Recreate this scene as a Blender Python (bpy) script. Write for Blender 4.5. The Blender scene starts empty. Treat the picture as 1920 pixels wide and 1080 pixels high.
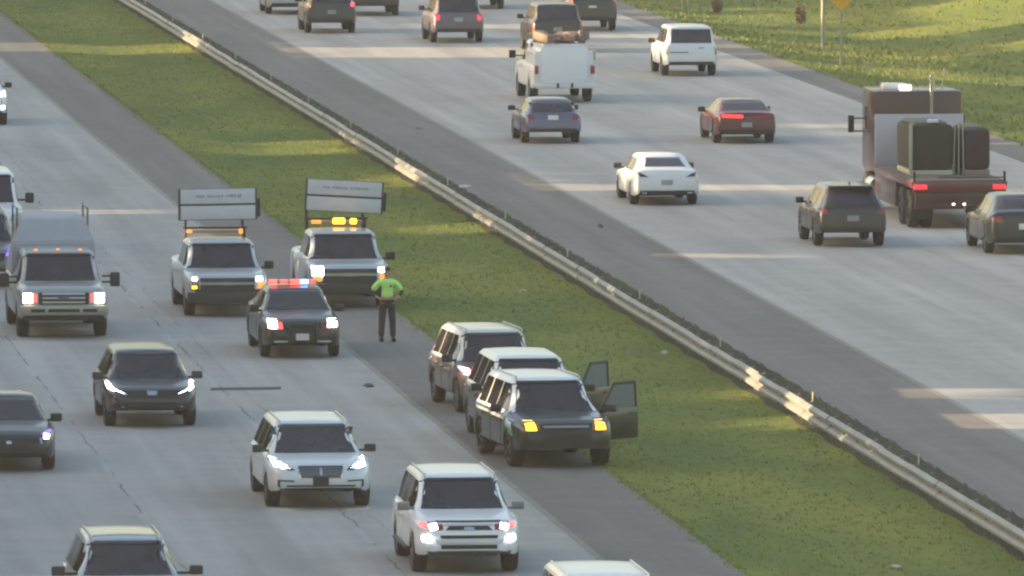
import bpy, bmesh, math, random
import numpy as np
from math import sin, cos, tan, pi, radians, sqrt, hypot
from mathutils import Vector, Matrix
from mathutils.bvhtree import BVHTree
random.seed(7); rng = np.random.default_rng(7)
S = bpy.context.scene
COL = S.collection

# ---------------------------------------------------------------- camera
FPX, H, PITCH = 20000.0, 17.0, math.atan(1340/20000.0)
PHI = math.atan(2047/20045.0)                      # the road runs this far left of the view
cam_d = bpy.data.cameras.new('camera'); cam = bpy.data.objects.new('camera', cam_d); COL.objects.link(cam)
cam_d.sensor_width = 36; cam_d.lens = 36*FPX/1920; cam_d.clip_start = 1; cam_d.clip_end = 6000
cam.location = (0, 0, H); cam.rotation_euler = (pi/2-PITCH, 0, 0)
S.camera = cam
# ---------------------------------------------------------------- light
SUN_EL = radians(8.6); SUN_AZ = radians(-90)       # azimuth from +Y, clockwise: the sun stands at -X
w = bpy.data.worlds.new('World'); S.world = w; w.use_nodes = True
nt = w.node_tree; bg = nt.nodes['Background']
sky = nt.nodes.new('ShaderNodeTexSky'); sky.sky_type = 'NISHITA'; sky.sun_disc = False
sky.sun_elevation = SUN_EL; sky.sun_rotation = SUN_AZ; sky.air_density = 1.0; sky.dust_density = 3.0; sky.ozone_density = 0.6
nt.links.new(sky.outputs[0], bg.inputs[0]); bg.inputs[1].default_value = 0.15
sd = bpy.data.lights.new('sun', 'SUN'); so = bpy.data.objects.new('sun', sd); COL.objects.link(so)
sd.energy = 5.0; sd.angle = radians(0.5); sd.color = (1.0, 0.74, 0.42)
sdir = Vector((sin(SUN_AZ)*cos(SUN_EL), cos(SUN_AZ)*cos(SUN_EL), sin(SUN_EL)))
so.rotation_euler = sdir.to_track_quat('Z', 'Y').to_euler(); so.location = (-60, 200, 40)
S.view_settings.view_transform = 'Standard'; S.view_settings.look = 'None'
S.view_settings.exposure = 1.78; S.view_settings.gamma = 1.0; S.view_settings.use_curve_mapping = False
S.render.engine = 'CYCLES'
try: S.cycles.pixel_filter_type = 'BLACKMAN_HARRIS'; S.cycles.filter_width = 2.4
except Exception: pass
S.cycles.max_bounces = 6; S.cycles.volume_bounces = 0; S.cycles.use_denoising = True

# ---------------------------------------------------------------- coordinates
cth, sth = cos(PITCH), sin(PITCH)
def px(x, y, z=0.0):
    """ground point seen at pixel x, y of the 1920x1080 photograph"""
    dx, dy = (x-960)/FPX, (540-y)/FPX
    d = Vector((dx, cth+dy*sth, -sth+dy*cth))
    t = (z-H)/d.z
    return Vector((0, 0, H)) + d*t
VX, VY = cos(PHI), sin(PHI)
def uv(u, v, z=0.0):   # road frame (u along, v to the right) to world
    return Vector((v*VX-u*VY, v*VY+u*VX, z))
def to_uv(p): return (-p.x*VY+p.y*VX, p.x*VX+p.y*VY)
G_V = [-400, -6, 3.5, 21.0, 22.3, 24.6, 27.4, 28.6, 30, 46, 47.4, 50, 54, 58, 64, 72, 82, 95, 900]
G_Z = [-.1, -.1, -.04, -.04, -.01, -.14, -.03, -.01, -.04, -.04, -.01, -.25, -.35, .1, 1.1, 2.6, 3.8, 4.2, 4.2]
def gz(u, v):
    z = float(np.interp(v, G_V, G_Z))
    if v > 49: z += min(1, (v-49)/8)*(0.35*sin(u*.045+1)+.22*sin(u*.11+v*.09))
    return z

# ---------------------------------------------------------------- materials
def nmat(name):
    m = bpy.data.materials.new(name); m.use_nodes = True
    return m, m.node_tree, m.node_tree.nodes['Principled BSDF']
def N(t, ty, **kw):
    n = t.nodes.new(ty)
    for k, v in kw.items():
        if k in n.inputs: n.inputs[k].default_value = v
        else: setattr(n, k, v)
    return n
def mix(t, f, a, b, mode='MIX'):
    n = t.nodes.new('ShaderNodeMix'); n.data_type = 'RGBA'; n.blend_type = mode
    for i, x in ((0, f), (6, a), (7, b)):
        if hasattr(x, 'is_output'): t.links.new(x, n.inputs[i])
        else: n.inputs[i].default_value = x if i == 0 else (x if len(x) == 4 else (*x, 1))
    return n.outputs[2]
def ramp(t, fac, stops):
    n = t.nodes.new('ShaderNodeValToRGB'); t.links.new(fac, n.inputs[0])
    e = n.color_ramp.elements
    while len(e) < len(stops): e.new(.5)
    for el, (p, c) in zip(e, stops):
        el.position = p; el.color = (c, c, c, 1) if isinstance(c, (int, float)) else (*c, 1)
    return n.outputs[0]
def noise(t, co, scale, detail=4, rough=.55):
    n = N(t, 'ShaderNodeTexNoise', Scale=scale, Detail=detail, Roughness=rough); t.links.new(co, n.inputs['Vector']); return n.outputs['Fac']
def coords(t, scale=(1, 1, 1)):
    c = t.nodes.new('ShaderNodeTexCoord'); m = t.nodes.new('ShaderNodeMapping'); m.inputs['Scale'].default_value = scale
    t.links.new(c.outputs['Object'], m.inputs[0]); return m.outputs[0]
MATS = {}
def mat(name, col, rough=.5, metal=0, coat=0, var=.12, nscale=3.0, emit=None, estr=0, spec=None):
    if name in MATS: return MATS[name]
    m, t, b = nmat(name)
    co = coords(t); f = noise(t, co, nscale)
    c0 = tuple(x*(1-var) for x in col); c1 = tuple(min(1, x*(1+var)) for x in col)
    t.links.new(mix(t, f, c0, c1), b.inputs['Base Color'])
    b.inputs['Roughness'].default_value = rough; b.inputs['Metallic'].default_value = metal
    b.inputs['Coat Weight'].default_value = coat; b.inputs['Coat Roughness'].default_value = .12
    if spec is not None: b.inputs['Specular IOR Level'].default_value = spec
    if emit:
        b.inputs['Emission Color'].default_value = (*emit, 1); b.inputs['Emission Strength'].default_value = estr
    MATS[name] = m; return m
def paint(name, col, metal=.15):
    """car paint with a film of road dirt towards the sills"""
    if name in MATS: return MATS[name]
    m, t, b = nmat(name)
    tc = t.nodes.new('ShaderNodeTexCoord'); sp = t.nodes.new('ShaderNodeSeparateXYZ'); t.links.new(tc.outputs['Object'], sp.inputs[0])
    nf = noise(t, tc.outputs['Object'], 2.2, 6)
    ad = N(t, 'ShaderNodeMath', operation='MULTIPLY_ADD'); t.links.new(nf, ad.inputs[0]); ad.inputs[1].default_value = .5; t.links.new(sp.outputs[2], ad.inputs[2])
    f = ramp(t, ad.outputs[0], [(.45, .34), (.95, 0.0)])
    t.links.new(mix(t, f, col, (.09, .082, .07)), b.inputs['Base Color'])
    b.inputs['Metallic'].default_value = metal; b.inputs['Coat Weight'].default_value = .5; b.inputs['Coat Roughness'].default_value = .08
    b.inputs['Roughness'].default_value = .38
    MATS[name] = m; return m
def emitm(name, col, s):
    if name in MATS: return MATS[name]
    m, t, b = nmat(name)
    co = coords(t); f = noise(t, co, 6)
    t.links.new(mix(t, f, tuple(x*.9 for x in col), col), b.inputs['Emission Color'])
    b.inputs['Base Color'].default_value = (*[min(1, x) for x in col], 1); b.inputs['Emission Strength'].default_value = s; b.inputs['Roughness'].default_value = .25
    MATS[name] = m; return m

def road_mat(name, base, lanes=None, seams=(), dirt=.5):
    m, t, b = nmat(name)
    tc = t.nodes.new('ShaderNodeTexCoord'); O = tc.outputs['Object']
    st = t.nodes.new('ShaderNodeMapping'); st.inputs['Scale'].default_value = (1.5, .035, 1); t.links.new(O, st.inputs[0])
    st2 = t.nodes.new('ShaderNodeMapping'); st2.inputs['Scale'].default_value = (.35, .05, 1); t.links.new(O, st2.inputs[0])
    a = noise(t, st.outputs[0], 1.0, 5); bb = noise(t, st2.outputs[0], 1.0, 4); fine = noise(t, O, 9.0, 6, .7); med = noise(t, O, .9, 4)
    c = mix(t, ramp(t, a, [(.34, 0), (.66, 1)]), tuple(x*.80 for x in base), tuple(x*1.15 for x in base))
    c = mix(t, ramp(t, bb, [(.35, .0), (.7, .75)]), c, tuple(x*.72 for x in base))
    c = mix(t, ramp(t, fine, [(.35, 0), (.75, .30)]), c, tuple(x*.62 for x in base))
    c = mix(t, ramp(t, med, [(.45, 0), (.75, .35)]), c, (base[0]*1.22, base[1]*1.14, base[2]*1.04))
    sx = t.nodes.new('ShaderNodeSeparateXYZ'); t.links.new(O, sx.inputs[0])
    if lanes is not None:                                  # two polished wheel paths a lane, an oil strip between
        x0, wd = lanes
        mm = N(t, 'ShaderNodeMath', operation='SUBTRACT'); t.links.new(sx.outputs[0], mm.inputs[0]); mm.inputs[1].default_value = x0
        m2 = N(t, 'ShaderNodeMath', operation='MULTIPLY'); t.links.new(mm.outputs[0], m2.inputs[0]); m2.inputs[1].default_value = 2*pi/wd
        cs = N(t, 'ShaderNodeMath', operation='COSINE'); t.links.new(m2.outputs[0], cs.inputs[0])
        r = ramp(t, cs.outputs[0], [(0.0, .34), (.55, 0.0)])
        # cos<0 in the middle of the lane; ramp input clips at 0, so shift
        sh = N(t, 'ShaderNodeMath', operation='MULTIPLY_ADD'); t.links.new(cs.outputs[0], sh.inputs[0]); sh.inputs[1].default_value = .5; sh.inputs[2].default_value = .5
        r = ramp(t, sh.outputs[0], [(0.0, .42), (.35, 0.0)])
        st3 = t.nodes.new('ShaderNodeMapping'); st3.inputs['Scale'].default_value = (.5, .09, 1); t.links.new(O, st3.inputs[0])
        k = noise(t, st3.outputs[0], 1, 3); k = ramp(t, k, [(.35, .2), (.65, 1)])
        mu = N(t, 'ShaderNodeMath', operation='MULTIPLY'); t.links.new(r, mu.inputs[0]); t.links.new(k, mu.inputs[1])
        c = mix(t, mu.outputs[0], c, tuple(x*.55 for x in base))
    for (vs, wdt, dark, amp) in seams:                      # wandering, broken cracks along the lane seams
        wn = noise(t, O, .55, 6, .72)
        m1 = N(t, 'ShaderNodeMath', operation='MULTIPLY_ADD'); t.links.new(wn, m1.inputs[0]); m1.inputs[1].default_value = amp; t.links.new(sx.outputs[0], m1.inputs[2])
        m2 = N(t, 'ShaderNodeMath', operation='SUBTRACT'); t.links.new(m1.outputs[0], m2.inputs[0]); m2.inputs[1].default_value = vs+amp*.5
        m3 = N(t, 'ShaderNodeMath', operation='ABSOLUTE'); t.links.new(m2.outputs[0], m3.inputs[0])
        r = ramp(t, m3.outputs[0], [(0, 1), (wdt, 0)])
        bk = ramp(t, noise(t, O, .35, 5), [(.42, 0), (.55, 1)])
        mu = N(t, 'ShaderNodeMath', operation='MULTIPLY'); t.links.new(r, mu.inputs[0]); t.links.new(bk, mu.inputs[1])
        c = mix(t, mu.outputs[0], c, (dark, dark, dark))
    t.links.new(c, b.inputs['Base Color']); b.inputs['Roughness'].default_value = .85; b.inputs['Specular IOR Level'].default_value = .25
    bp = N(t, 'ShaderNodeBump', Strength=.25, Distance=.02); t.links.new(fine, bp.inputs['Height']); t.links.new(bp.outputs[0], b.inputs['Normal'])
    return m
def grass_mat(name, dark, mid, dry, sc=1.0):
    m, t, b = nmat(name)
    tc = t.nodes.new('ShaderNodeTexCoord'); O = tc.outputs['Object']
    s1 = t.nodes.new('ShaderNodeMapping'); s1.inputs['Scale'].default_value = (.5*sc, .16*sc, 1); t.links.new(O, s1.inputs[0])
    n1 = noise(t, s1.outputs[0], 1, 6, .6); n2 = noise(t, O, 5, 5, .7); n3 = noise(t, s1.outputs[0], .45, 3)
    c = mix(t, ramp(t, n1, [(.35, 0), (.65, 1)]), dark, mid)
    c = mix(t, ramp(t, n3, [(.45, 0), (.68, .8)]), c, dry)
    c = mix(t, ramp(t, n2, [(.3, .15), (.7, 0)]), c, tuple(x*.6 for x in dark))
    t.links.new(c, b.inputs['Base Color']); b.inputs['Roughness'].default_value = .9; b.inputs['Specular IOR Level'].default_value = .1
    bp = N(t, 'ShaderNodeBump', Strength=.6, Distance=.06); t.links.new(n2, bp.inputs['Height']); t.links.new(bp.outputs[0], b.inputs['Normal'])
    return m

RUB = mat('rubber', (.022, .022, .024), .8, var=.3)
GLASS = mat('dark_glass', (.026, .023, .034), .07, spec=.6, var=.85, nscale=1.8)  # strong mottling puts uneven reflections into the base colour
BLK = mat('black_plastic', (.018, .018, .02), .55, var=.3)
CHR = mat('chrome', (.62, .63, .64), .22, metal=1)
RIM = mat('alloy', (.20, .20, .205), .4, metal=.6)
DKRIM = mat('dark_alloy', (.07, .07, .075), .4, metal=.7)
STEEL = mat('galvanised_steel', (.25, .25, .235), .5, metal=.2, var=.38, nscale=.9)
PLATE = mat('plate_white', (.6, .6, .58), .5)
HL = emitm('headlamp_lit', (1.0, .97, .98), 6)
HLW = emitm('headlamp_warm', (1.0, .86, .70), 6)
HLB = emitm('headlamp_blue', (.86, .86, 1.0), 6)
RGLOW = emitm('red_glow', (1.0, .10, .08), .55)
AMB = emitm('amber_lit', (1.0, .42, .04), 1.2)
AMBD = emitm('amber_dim', (1.0, .32, .05), .35)
YEL = emitm('amber_flash', (1.0, .52, .02), 1.8)
REDL = emitm('red_lit', (1.0, .03, .03), .9)
REDB = emitm('police_red', (1.0, .035, .03), 2.6)
BLUL = emitm('police_blue', (.22, .40, 1.0), 3.0)
REDD = mat('red_lens', (.30, .012, .015), .2, coat=.6)
LENS = mat('clear_lens', (.35, .36, .38), .12, coat=.8)
VIO = emitm('violet_fringe', (.22, .08, .9), .8)

# ---------------------------------------------------------------- mesh helpers
def finish(bm, name, m, parent=None, smooth=30):
    me = bpy.data.meshes.new(name); bm.normal_update(); bm.to_mesh(me); bm.free()
    if smooth:
        me.shade_smooth()
        try: me.set_sharp_from_angle(angle=radians(smooth))
        except Exception: pass
    return link(me, name, m, parent)
def link(me, name, m, parent=None):
    if m is not None and not me.materials: me.materials.append(m)
    o = bpy.data.objects.new(name, me); COL.objects.link(o)
    if parent is not None: o.parent = parent
    return o
def box(bm, c, s, bev=0.0, rz=0.0, ry=0.0):
    r = bmesh.ops.create_cube(bm, size=1)['verts']
    M = Matrix.Translation(c) @ Matrix.Rotation(rz, 4, 'Z') @ Matrix.Rotation(ry, 4, 'Y') @ Matrix.Diagonal((s[0], s[1], s[2], 1))
    bmesh.ops.transform(bm, matrix=M, verts=r)
    if bev > 0:
        es = list({e for v in r for e in v.link_edges})
        bmesh.ops.bevel(bm, geom=es, offset=bev, segments=2, profile=.6, affect='EDGES')
def tube(bm, p0, p1, r0, r1=None, n=8, cap=True):
    p0, p1 = Vector(p0), Vector(p1); r1 = r0 if r1 is None else r1
    q = (p1-p0).to_track_quat('Z', 'Y'); a = []; b = []
    for i in range(n):
        d = q @ Vector((cos(2*pi*i/n), sin(2*pi*i/n), 0)); a.append(bm.verts.new(p0+d*r0)); b.append(bm.verts.new(p1+d*r1))
    for i in range(n): bm.faces.new((a[i], a[(i+1) % n], b[(i+1) % n], b[i]))
    if cap: bm.faces.new(a[::-1]); bm.faces.new(b)
def pbox(name, m, parent, *boxes, bev=.02):
    bm = bmesh.new()
    for c, s in boxes: box(bm, c, s, bev)
    return finish(bm, name, m, parent)
def ptube(name, m, parent, *segs, n=8):
    bm = bmesh.new()
    for s in segs: tube(bm, *s, n=n)
    return finish(bm, name, m, parent)
def ipol(pts, x): 
    return float(np.interp(x, [p[0] for p in pts], [p[1] for p in pts]))

# ---------------------------------------------------------------- setting
def strip(name, v0, v1, u0, u1, z, m, du=None, parent=None):
    bm = bmesh.new(); us = [u0, u1] if not du else list(np.arange(u0, u1+.01, du))
    rows = [[bm.verts.new((v, u, z)) for v in (v0, v1)] for u in us]
    for a, b in zip(rows, rows[1:]): bm.faces.new((a[0], a[1], b[1], b[0]))
    o = finish(bm, name, m, parent, smooth=0); o.rotation_euler = (0, 0, PHI); return o
def structure(o, label=None, cat=None):
    o['kind'] = 'structure'
    if label: o['label'] = label; o['category'] = cat
    return o

bm = bmesh.new()
us = [-300, -100, 0, 100] + list(range(140, 620, 8)) + [680, 780, 950, 1300, 1900, 3000]
vs = sorted(set(G_V + [56, 60, 62, 66, 69, 75, 78, 86, 90, 48.6, 120, 200, 400, -60, -20]))
grid = [[bm.verts.new((v, u, gz(u, v))) for v in vs] for u in us]
for a, b in zip(grid, grid[1:]):
    for i in range(len(vs)-1): bm.faces.new((a[i], a[i+1], b[i+1], b[i]))
GR = grass_mat('grass_ground', (.115, .158, .046), (.172, .205, .050), (.26, .25, .055))
g = finish(bm, 'ground', GR, smooth=60); g.rotation_euler = (0, 0, PHI)
structure(g, 'olive green grass verge and median beside the two carriageways', 'ground')

CONC = road_mat('lane_concrete', (.415, .398, .378), lanes=(20.2, 3.66), seams=((12.9, .03, .10, .30), (16.55, .03, .09, .34), (17.0, .018, .14, .5)))
CONC2 = road_mat('lane_concrete_far', (.435, .415, .39), lanes=(31.2, 3.66))
SHO = road_mat('shoulder_asphalt', (.205, .19, .178))
o = strip('road', 2.2, 20.2, -100, 1800, 0, CONC); structure(o, 'pale grey lanes of the oncoming carriageway left of the grass median', 'road')
o = strip('road', 31.2, 45.9, -100, 1800, 0, CONC2); structure(o, 'pale grey lanes of the carriageway leading away right of the guardrail', 'road')
o = strip('road_shoulder', 20.2, 22.3, -100, 1800, .0, SHO); structure(o, 'dark asphalt shoulder between oncoming lanes and grass median', 'shoulder')
o = strip('road_shoulder', 28.6, 31.2, -100, 1800, .0, SHO); structure(o, 'wide dark asphalt shoulder right of the steel guardrail', 'shoulder')
o = strip('road_shoulder', 45.9, 47.4, -100, 1800, .0, SHO); structure(o, 'narrow outer shoulder beside the grass bank', 'shoulder')
o = strip('road_shoulder', -1.2, 2.2, -100, 1800, .0, SHO); structure(o, 'outer shoulder far left beyond the oncoming lanes', 'shoulder')
SOIL = grass_mat('dark_soil', (.045, .042, .034), (.07, .062, .045), (.085, .08, .05), 2)
bm = bmesh.new(); us = list(range(100, 700, 1)); rows = []
for u in us:
    rows.append([bm.verts.new((v, u, gz(u, v)+.012)) for v in (27.42+.05*sin(u*1.3), 27.9, 28.62+.06*sin(u*2.1+1)+.05*random.random())])
for a, b in zip(rows, rows[1:]):
    for i in range(2): bm.faces.new((a[i], a[i+1], b[i+1], b[i]))
o = finish(bm, 'soil', SOIL); o.rotation_euler = (0, 0, PHI); structure(o, 'dark bare soil strip along the foot of the guardrail', 'soil')
# worn paint
WORN = road_mat('worn_yellow_paint', (.30, .283, .24)); WORNW = road_mat('worn_white_paint', (.44, .44, .43))
o = strip('edge_line', 20.10, 20.24, 60, 1200, .004, WORN); structure(o, 'worn yellow edge line of the oncoming lanes', 'road marking')
o = strip('edge_line', 31.16, 31.30, 60, 1200, .004, WORN); structure(o, 'worn yellow edge line beside the wide shoulder', 'road marking')
o = strip('edge_line', 45.85, 45.99, 60, 1200, .004, WORNW); structure(o, 'worn white edge line beside the grass bank', 'road marking')
for vv, lab in ((16.5, 'worn lane dashes right of the middle oncoming lane'), (12.86, 'worn lane dashes left of the middle oncoming lane'), (9.2, 'worn lane dashes furthest left'),
                (34.85, 'faint lane dashes nearest the wide shoulder'), (38.5, 'faint lane dashes in the middle of the departing lanes'), (42.2, 'faint lane dashes nearest the grass bank')):
    bm = bmesh.new()
    for k in range(40):
        u = 100+k*12.2+(vv*3 % 7)
        a = [bm.verts.new((vv+sx*.065, u+su, .004)) for sx, su in ((-1, 0), (1, 0), (1, 3.05), (-1, 3.05))]; bm.faces.new(a)
    o = finish(bm, 'lane_dashes', WORNW, smooth=0); o.rotation_euler = (0, 0, PHI); structure(o, lab, 'road marking')

# ---------------------------------------------------------------- grass tufts (stuff)
def tufts(name, pts, hgt, m, label, wid=.012):
    n = len(pts); pts = np.asarray(pts); k = 3
    V = np.zeros((n*k*3, 3)); ang = rng.uniform(0, 2*pi, n*k); h = rng.uniform(.5, 1.15, n*k)*np.repeat(hgt, k)
    base = np.repeat(pts, k, 0)+np.c_[rng.normal(0, .03, (n*k, 2)), np.zeros(n*k)]
    wv = np.c_[np.cos(ang), np.sin(ang), np.zeros(n*k)]*(wid+h[:, None]*.05)
    lean = np.c_[rng.normal(0, .35, (n*k, 2))*h[:, None], h]
    V[0::3] = base-wv; V[1::3] = base+wv; V[2::3] = base+lean
    me = bpy.data.meshes.new(name); me.from_pydata(V.tolist(), [], np.arange(n*k*3).reshape(-1, 3).tolist()); me.update()
    o = link(me, name, m); o['kind'] = 'stuff'; o['label'] = label; o['category'] = 'grass'; return o
def blade_mat(name, a, b2):
    m, t, b = nmat(name); tc = t.nodes.new('ShaderNodeTexCoord')
    s1 = t.nodes.new('ShaderNodeMapping'); s1.inputs['Scale'].default_value = (.5, .13, 1); s1.inputs['Rotation'].default_value = (0, 0, -PHI); t.links.new(tc.outputs['Object'], s1.inputs[0])
    f = noise(t, s1.outputs[0], 1, 5); f2 = noise(t, tc.outputs['Object'], 7, 2)
    c = mix(t, ramp(t, f, [(.38, 0), (.62, 1)]), a, b2); c = mix(t, ramp(t, f2, [(.4, 0), (.7, .5)]), c, (.16, .15, .055))
    t.links.new(c, b.inputs['Base Color']); b.inputs['Roughness'].default_value = .7; b.inputs['Specular IOR Level'].default_value = .15
    return m
BLADE = blade_mat('grass_blades', (.135, .178, .044), (.205, .235, .05))
def scatter(n, v0, v1, u0, u1):
    u = rng.uniform(u0, u1, n); v = rng.uniform(v0, v1, n); out = []
    for a, b in zip(u, v):
        p = uv(a, b, gz(a, b)-.01); out.append((p.x, p.y, p.z))
    return out
p = scatter(50000, 22.25, 27.6, 168, 470); tufts('median_grass', p, rng.uniform(.02, .07, len(p)), BLADE, 'mown olive grass covering the median between shoulder and guardrail')
p = scatter(6000, 22.12, 22.45, 168, 470)+scatter(3500, 28.2, 28.65, 168, 470); tufts('edge_grass', p, rng.uniform(.02, .07, len(p)), BLADE, 'ragged grass tufts fringing the shoulder edges')
p = scatter(30000, 47.3, 66, 255, 470); tufts('bank_grass', p, rng.uniform(.04, .16, len(p)), BLADE, 'longer sunlit grass on the bank at upper right', wid=.02)

# ---------------------------------------------------------------- guardrail
def empty(name, loc, rz, label, cat, group=None):
    o = bpy.data.objects.new(name, None); COL.objects.link(o); o.location = loc; o.rotation_euler = (0, 0, rz)
    o.empty_display_size = .3; o['label'] = label; o['category'] = cat
    if group: o['group'] = group
    return o
GV = 27.5
gr = empty('guardrail', uv(120, GV, 0), PHI, 'long galvanised steel guardrail on posts between grass median and dark shoulder', 'guardrail')
# W profile in (v, z), facing the grass side (-v)
prof0 = [(.0, .40), (-.045, .425), (-.08, .45), (-.08, .49), (-.04, .525), (.0, .55), (.0, .57), (-.04, .595), (-.08, .63), (-.08, .67), (-.045, .695), (.0, .72)]
prof = [(v if z not in (.55, .57) else .02, .08+(z-.40)*1.16) for v, z in prof0]
bm = bmesh.new(); LP = 3.83
a = [bm.verts.new((v, 0, z)) for v, z in prof]; b = [bm.verts.new((v, LP, z)) for v, z in prof]
a2 = [bm.verts.new((v+.006, 0, z)) for v, z in prof]; b2 = [bm.verts.new((v+.006, LP, z)) for v, z in prof]
for i in range(len(prof)-1):
    bm.faces.new((a[i], a[i+1], b[i+1], b[i])); bm.faces.new((a2[i+1], a2[i], b2[i], b2[i+1]))
    bm.faces.new((a[i+1], a[i], a2[i], a2[i+1])); bm.faces.new((b[i], b[i+1], b2[i+1], b2[i]))
bm.faces.new((a[0], b[0], b2[0], a2[0])); bm.faces.new((b[-1], a[-1], a2[-1], b2[-1]))
rail = finish(bm, 'rail_panel', STEEL, gr)
bm = bmesh.new(); box(bm, (0, 0, .12), (.05, .15, .66), .004)
post = finish(bm, 'post', mat('weathered_post', (.16, .14, .12), .8, var=.3), gr)
bm = bmesh.new(); box(bm, (0, 0, .27), (.10, .13, .32), .008)
block = finish(bm, 'blockout', mat('blockout_wood', (.15, .12, .09), .85, var=.3), post)
bm = bmesh.new(); box(bm, (0, 0, .56), (.015, .09, .15), .003); tube(bm, (0, 0, .40), (0, 0, .6), .012)
refl = finish(bm, 'reflector', mat('reflector_sheet', (.5, .48, .30), .3), post)
panels = 92
for k in range(panels):
    o = rail if k == 0 else rail.copy()
    if k: COL.objects.link(o)
    o.location = (random.uniform(-.004, .004), k*3.81, random.uniform(-.006, .006)); o.rotation_euler = (radians(random.uniform(-.1, .1)), radians(random.uniform(-3, 3)), radians(random.uniform(-.06, .06)))
for k in range(panels*2):
    o = post if k == 0 else post.copy()
    if k: COL.objects.link(o)
    o.location = (.135, k*1.905, 0); o.rotation_euler = (radians(random.uniform(-2, 2)), radians(random.uniform(-2, 2)), 0)
    if k == 0: block.location = (-.075, 0, 0); refl.location = (.0, 0, 0)
    else:
        c = block.copy(); COL.objects.link(c); c.parent = o
        if k % 8 == 0: c = refl.copy(); COL.objects.link(c); c.parent = o

# ---------------------------------------------------------------- vehicles
WH = {}
def wheel(parent, x, y, r, wd, rimm=RIM, side=1):
    key = (r, wd, rimm.name)
    if key not in WH:
        bm = bmesh.new(); n = 26; pr = [(r*.64, -wd/2+.01), (r*.80, -wd/2), (r*.95, -wd/2+.012), (r, -wd/2+.045), (r, wd/2-.045), (r*.95, wd/2-.012), (r*.80, wd/2), (r*.64, wd/2-.01)]
        rings = [[bm.verts.new((q*cos(2*pi*i/n), t, q*sin(2*pi*i/n))) for i in range(n)] for q, t in pr]
        for A, B in zip(rings, rings[1:]+rings[:1]):
            for i in range(n): bm.faces.new((A[i], A[(i+1) % n], B[(i+1) % n], B[i]))
        me = bpy.data.meshes.new('wheel'); bm.normal_update(); bm.to_mesh(me); bm.free(); me.shade_smooth(); me.materials.append(RUB)
        bm = bmesh.new()
        tube(bm, (0, wd/2-.09, 0), (0, wd/2-.06, 0), r*.62, r*.62, n=22); tube(bm, (0, wd/2-.07, 0), (0, wd/2-.01, 0), r*.17, r*.13, n=12)
        for k in range(5):
            a = 2*pi*k/5
            box(bm, (cos(a)*r*.36, wd/2-.04, sin(a)*r*.36), (r*.5, .035, r*.17), .008, ry=-a)
        R2 = [(r*.66, wd/2-.10), (r*.66, wd/2-.012), (r*.60, wd/2-.012), (r*.60, wd/2-.10)]
        rings = [[bm.verts.new((q*cos(2*pi*i/n), t, q*sin(2*pi*i/n))) for i in range(n)] for q, t in R2]
        for A, B in zip(rings, rings[1:]):
            for i in range(n): bm.faces.new((A[i], A[(i+1) % n], B[(i+1) % n], B[i]))
        me2 = bpy.data.meshes.new('rim'); bm.normal_update(); bm.to_mesh(me2); bm.free(); me2.materials.append(rimm)
        WH[key] = (me, me2)
    me, me2 = WH[key]
    o = link(me, 'wheel', None, parent); o.location = (x, y, r); o.rotation_euler = (0, 0, 0 if side > 0 else pi)
    link(me2, 'rim', None, o); return o

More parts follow.
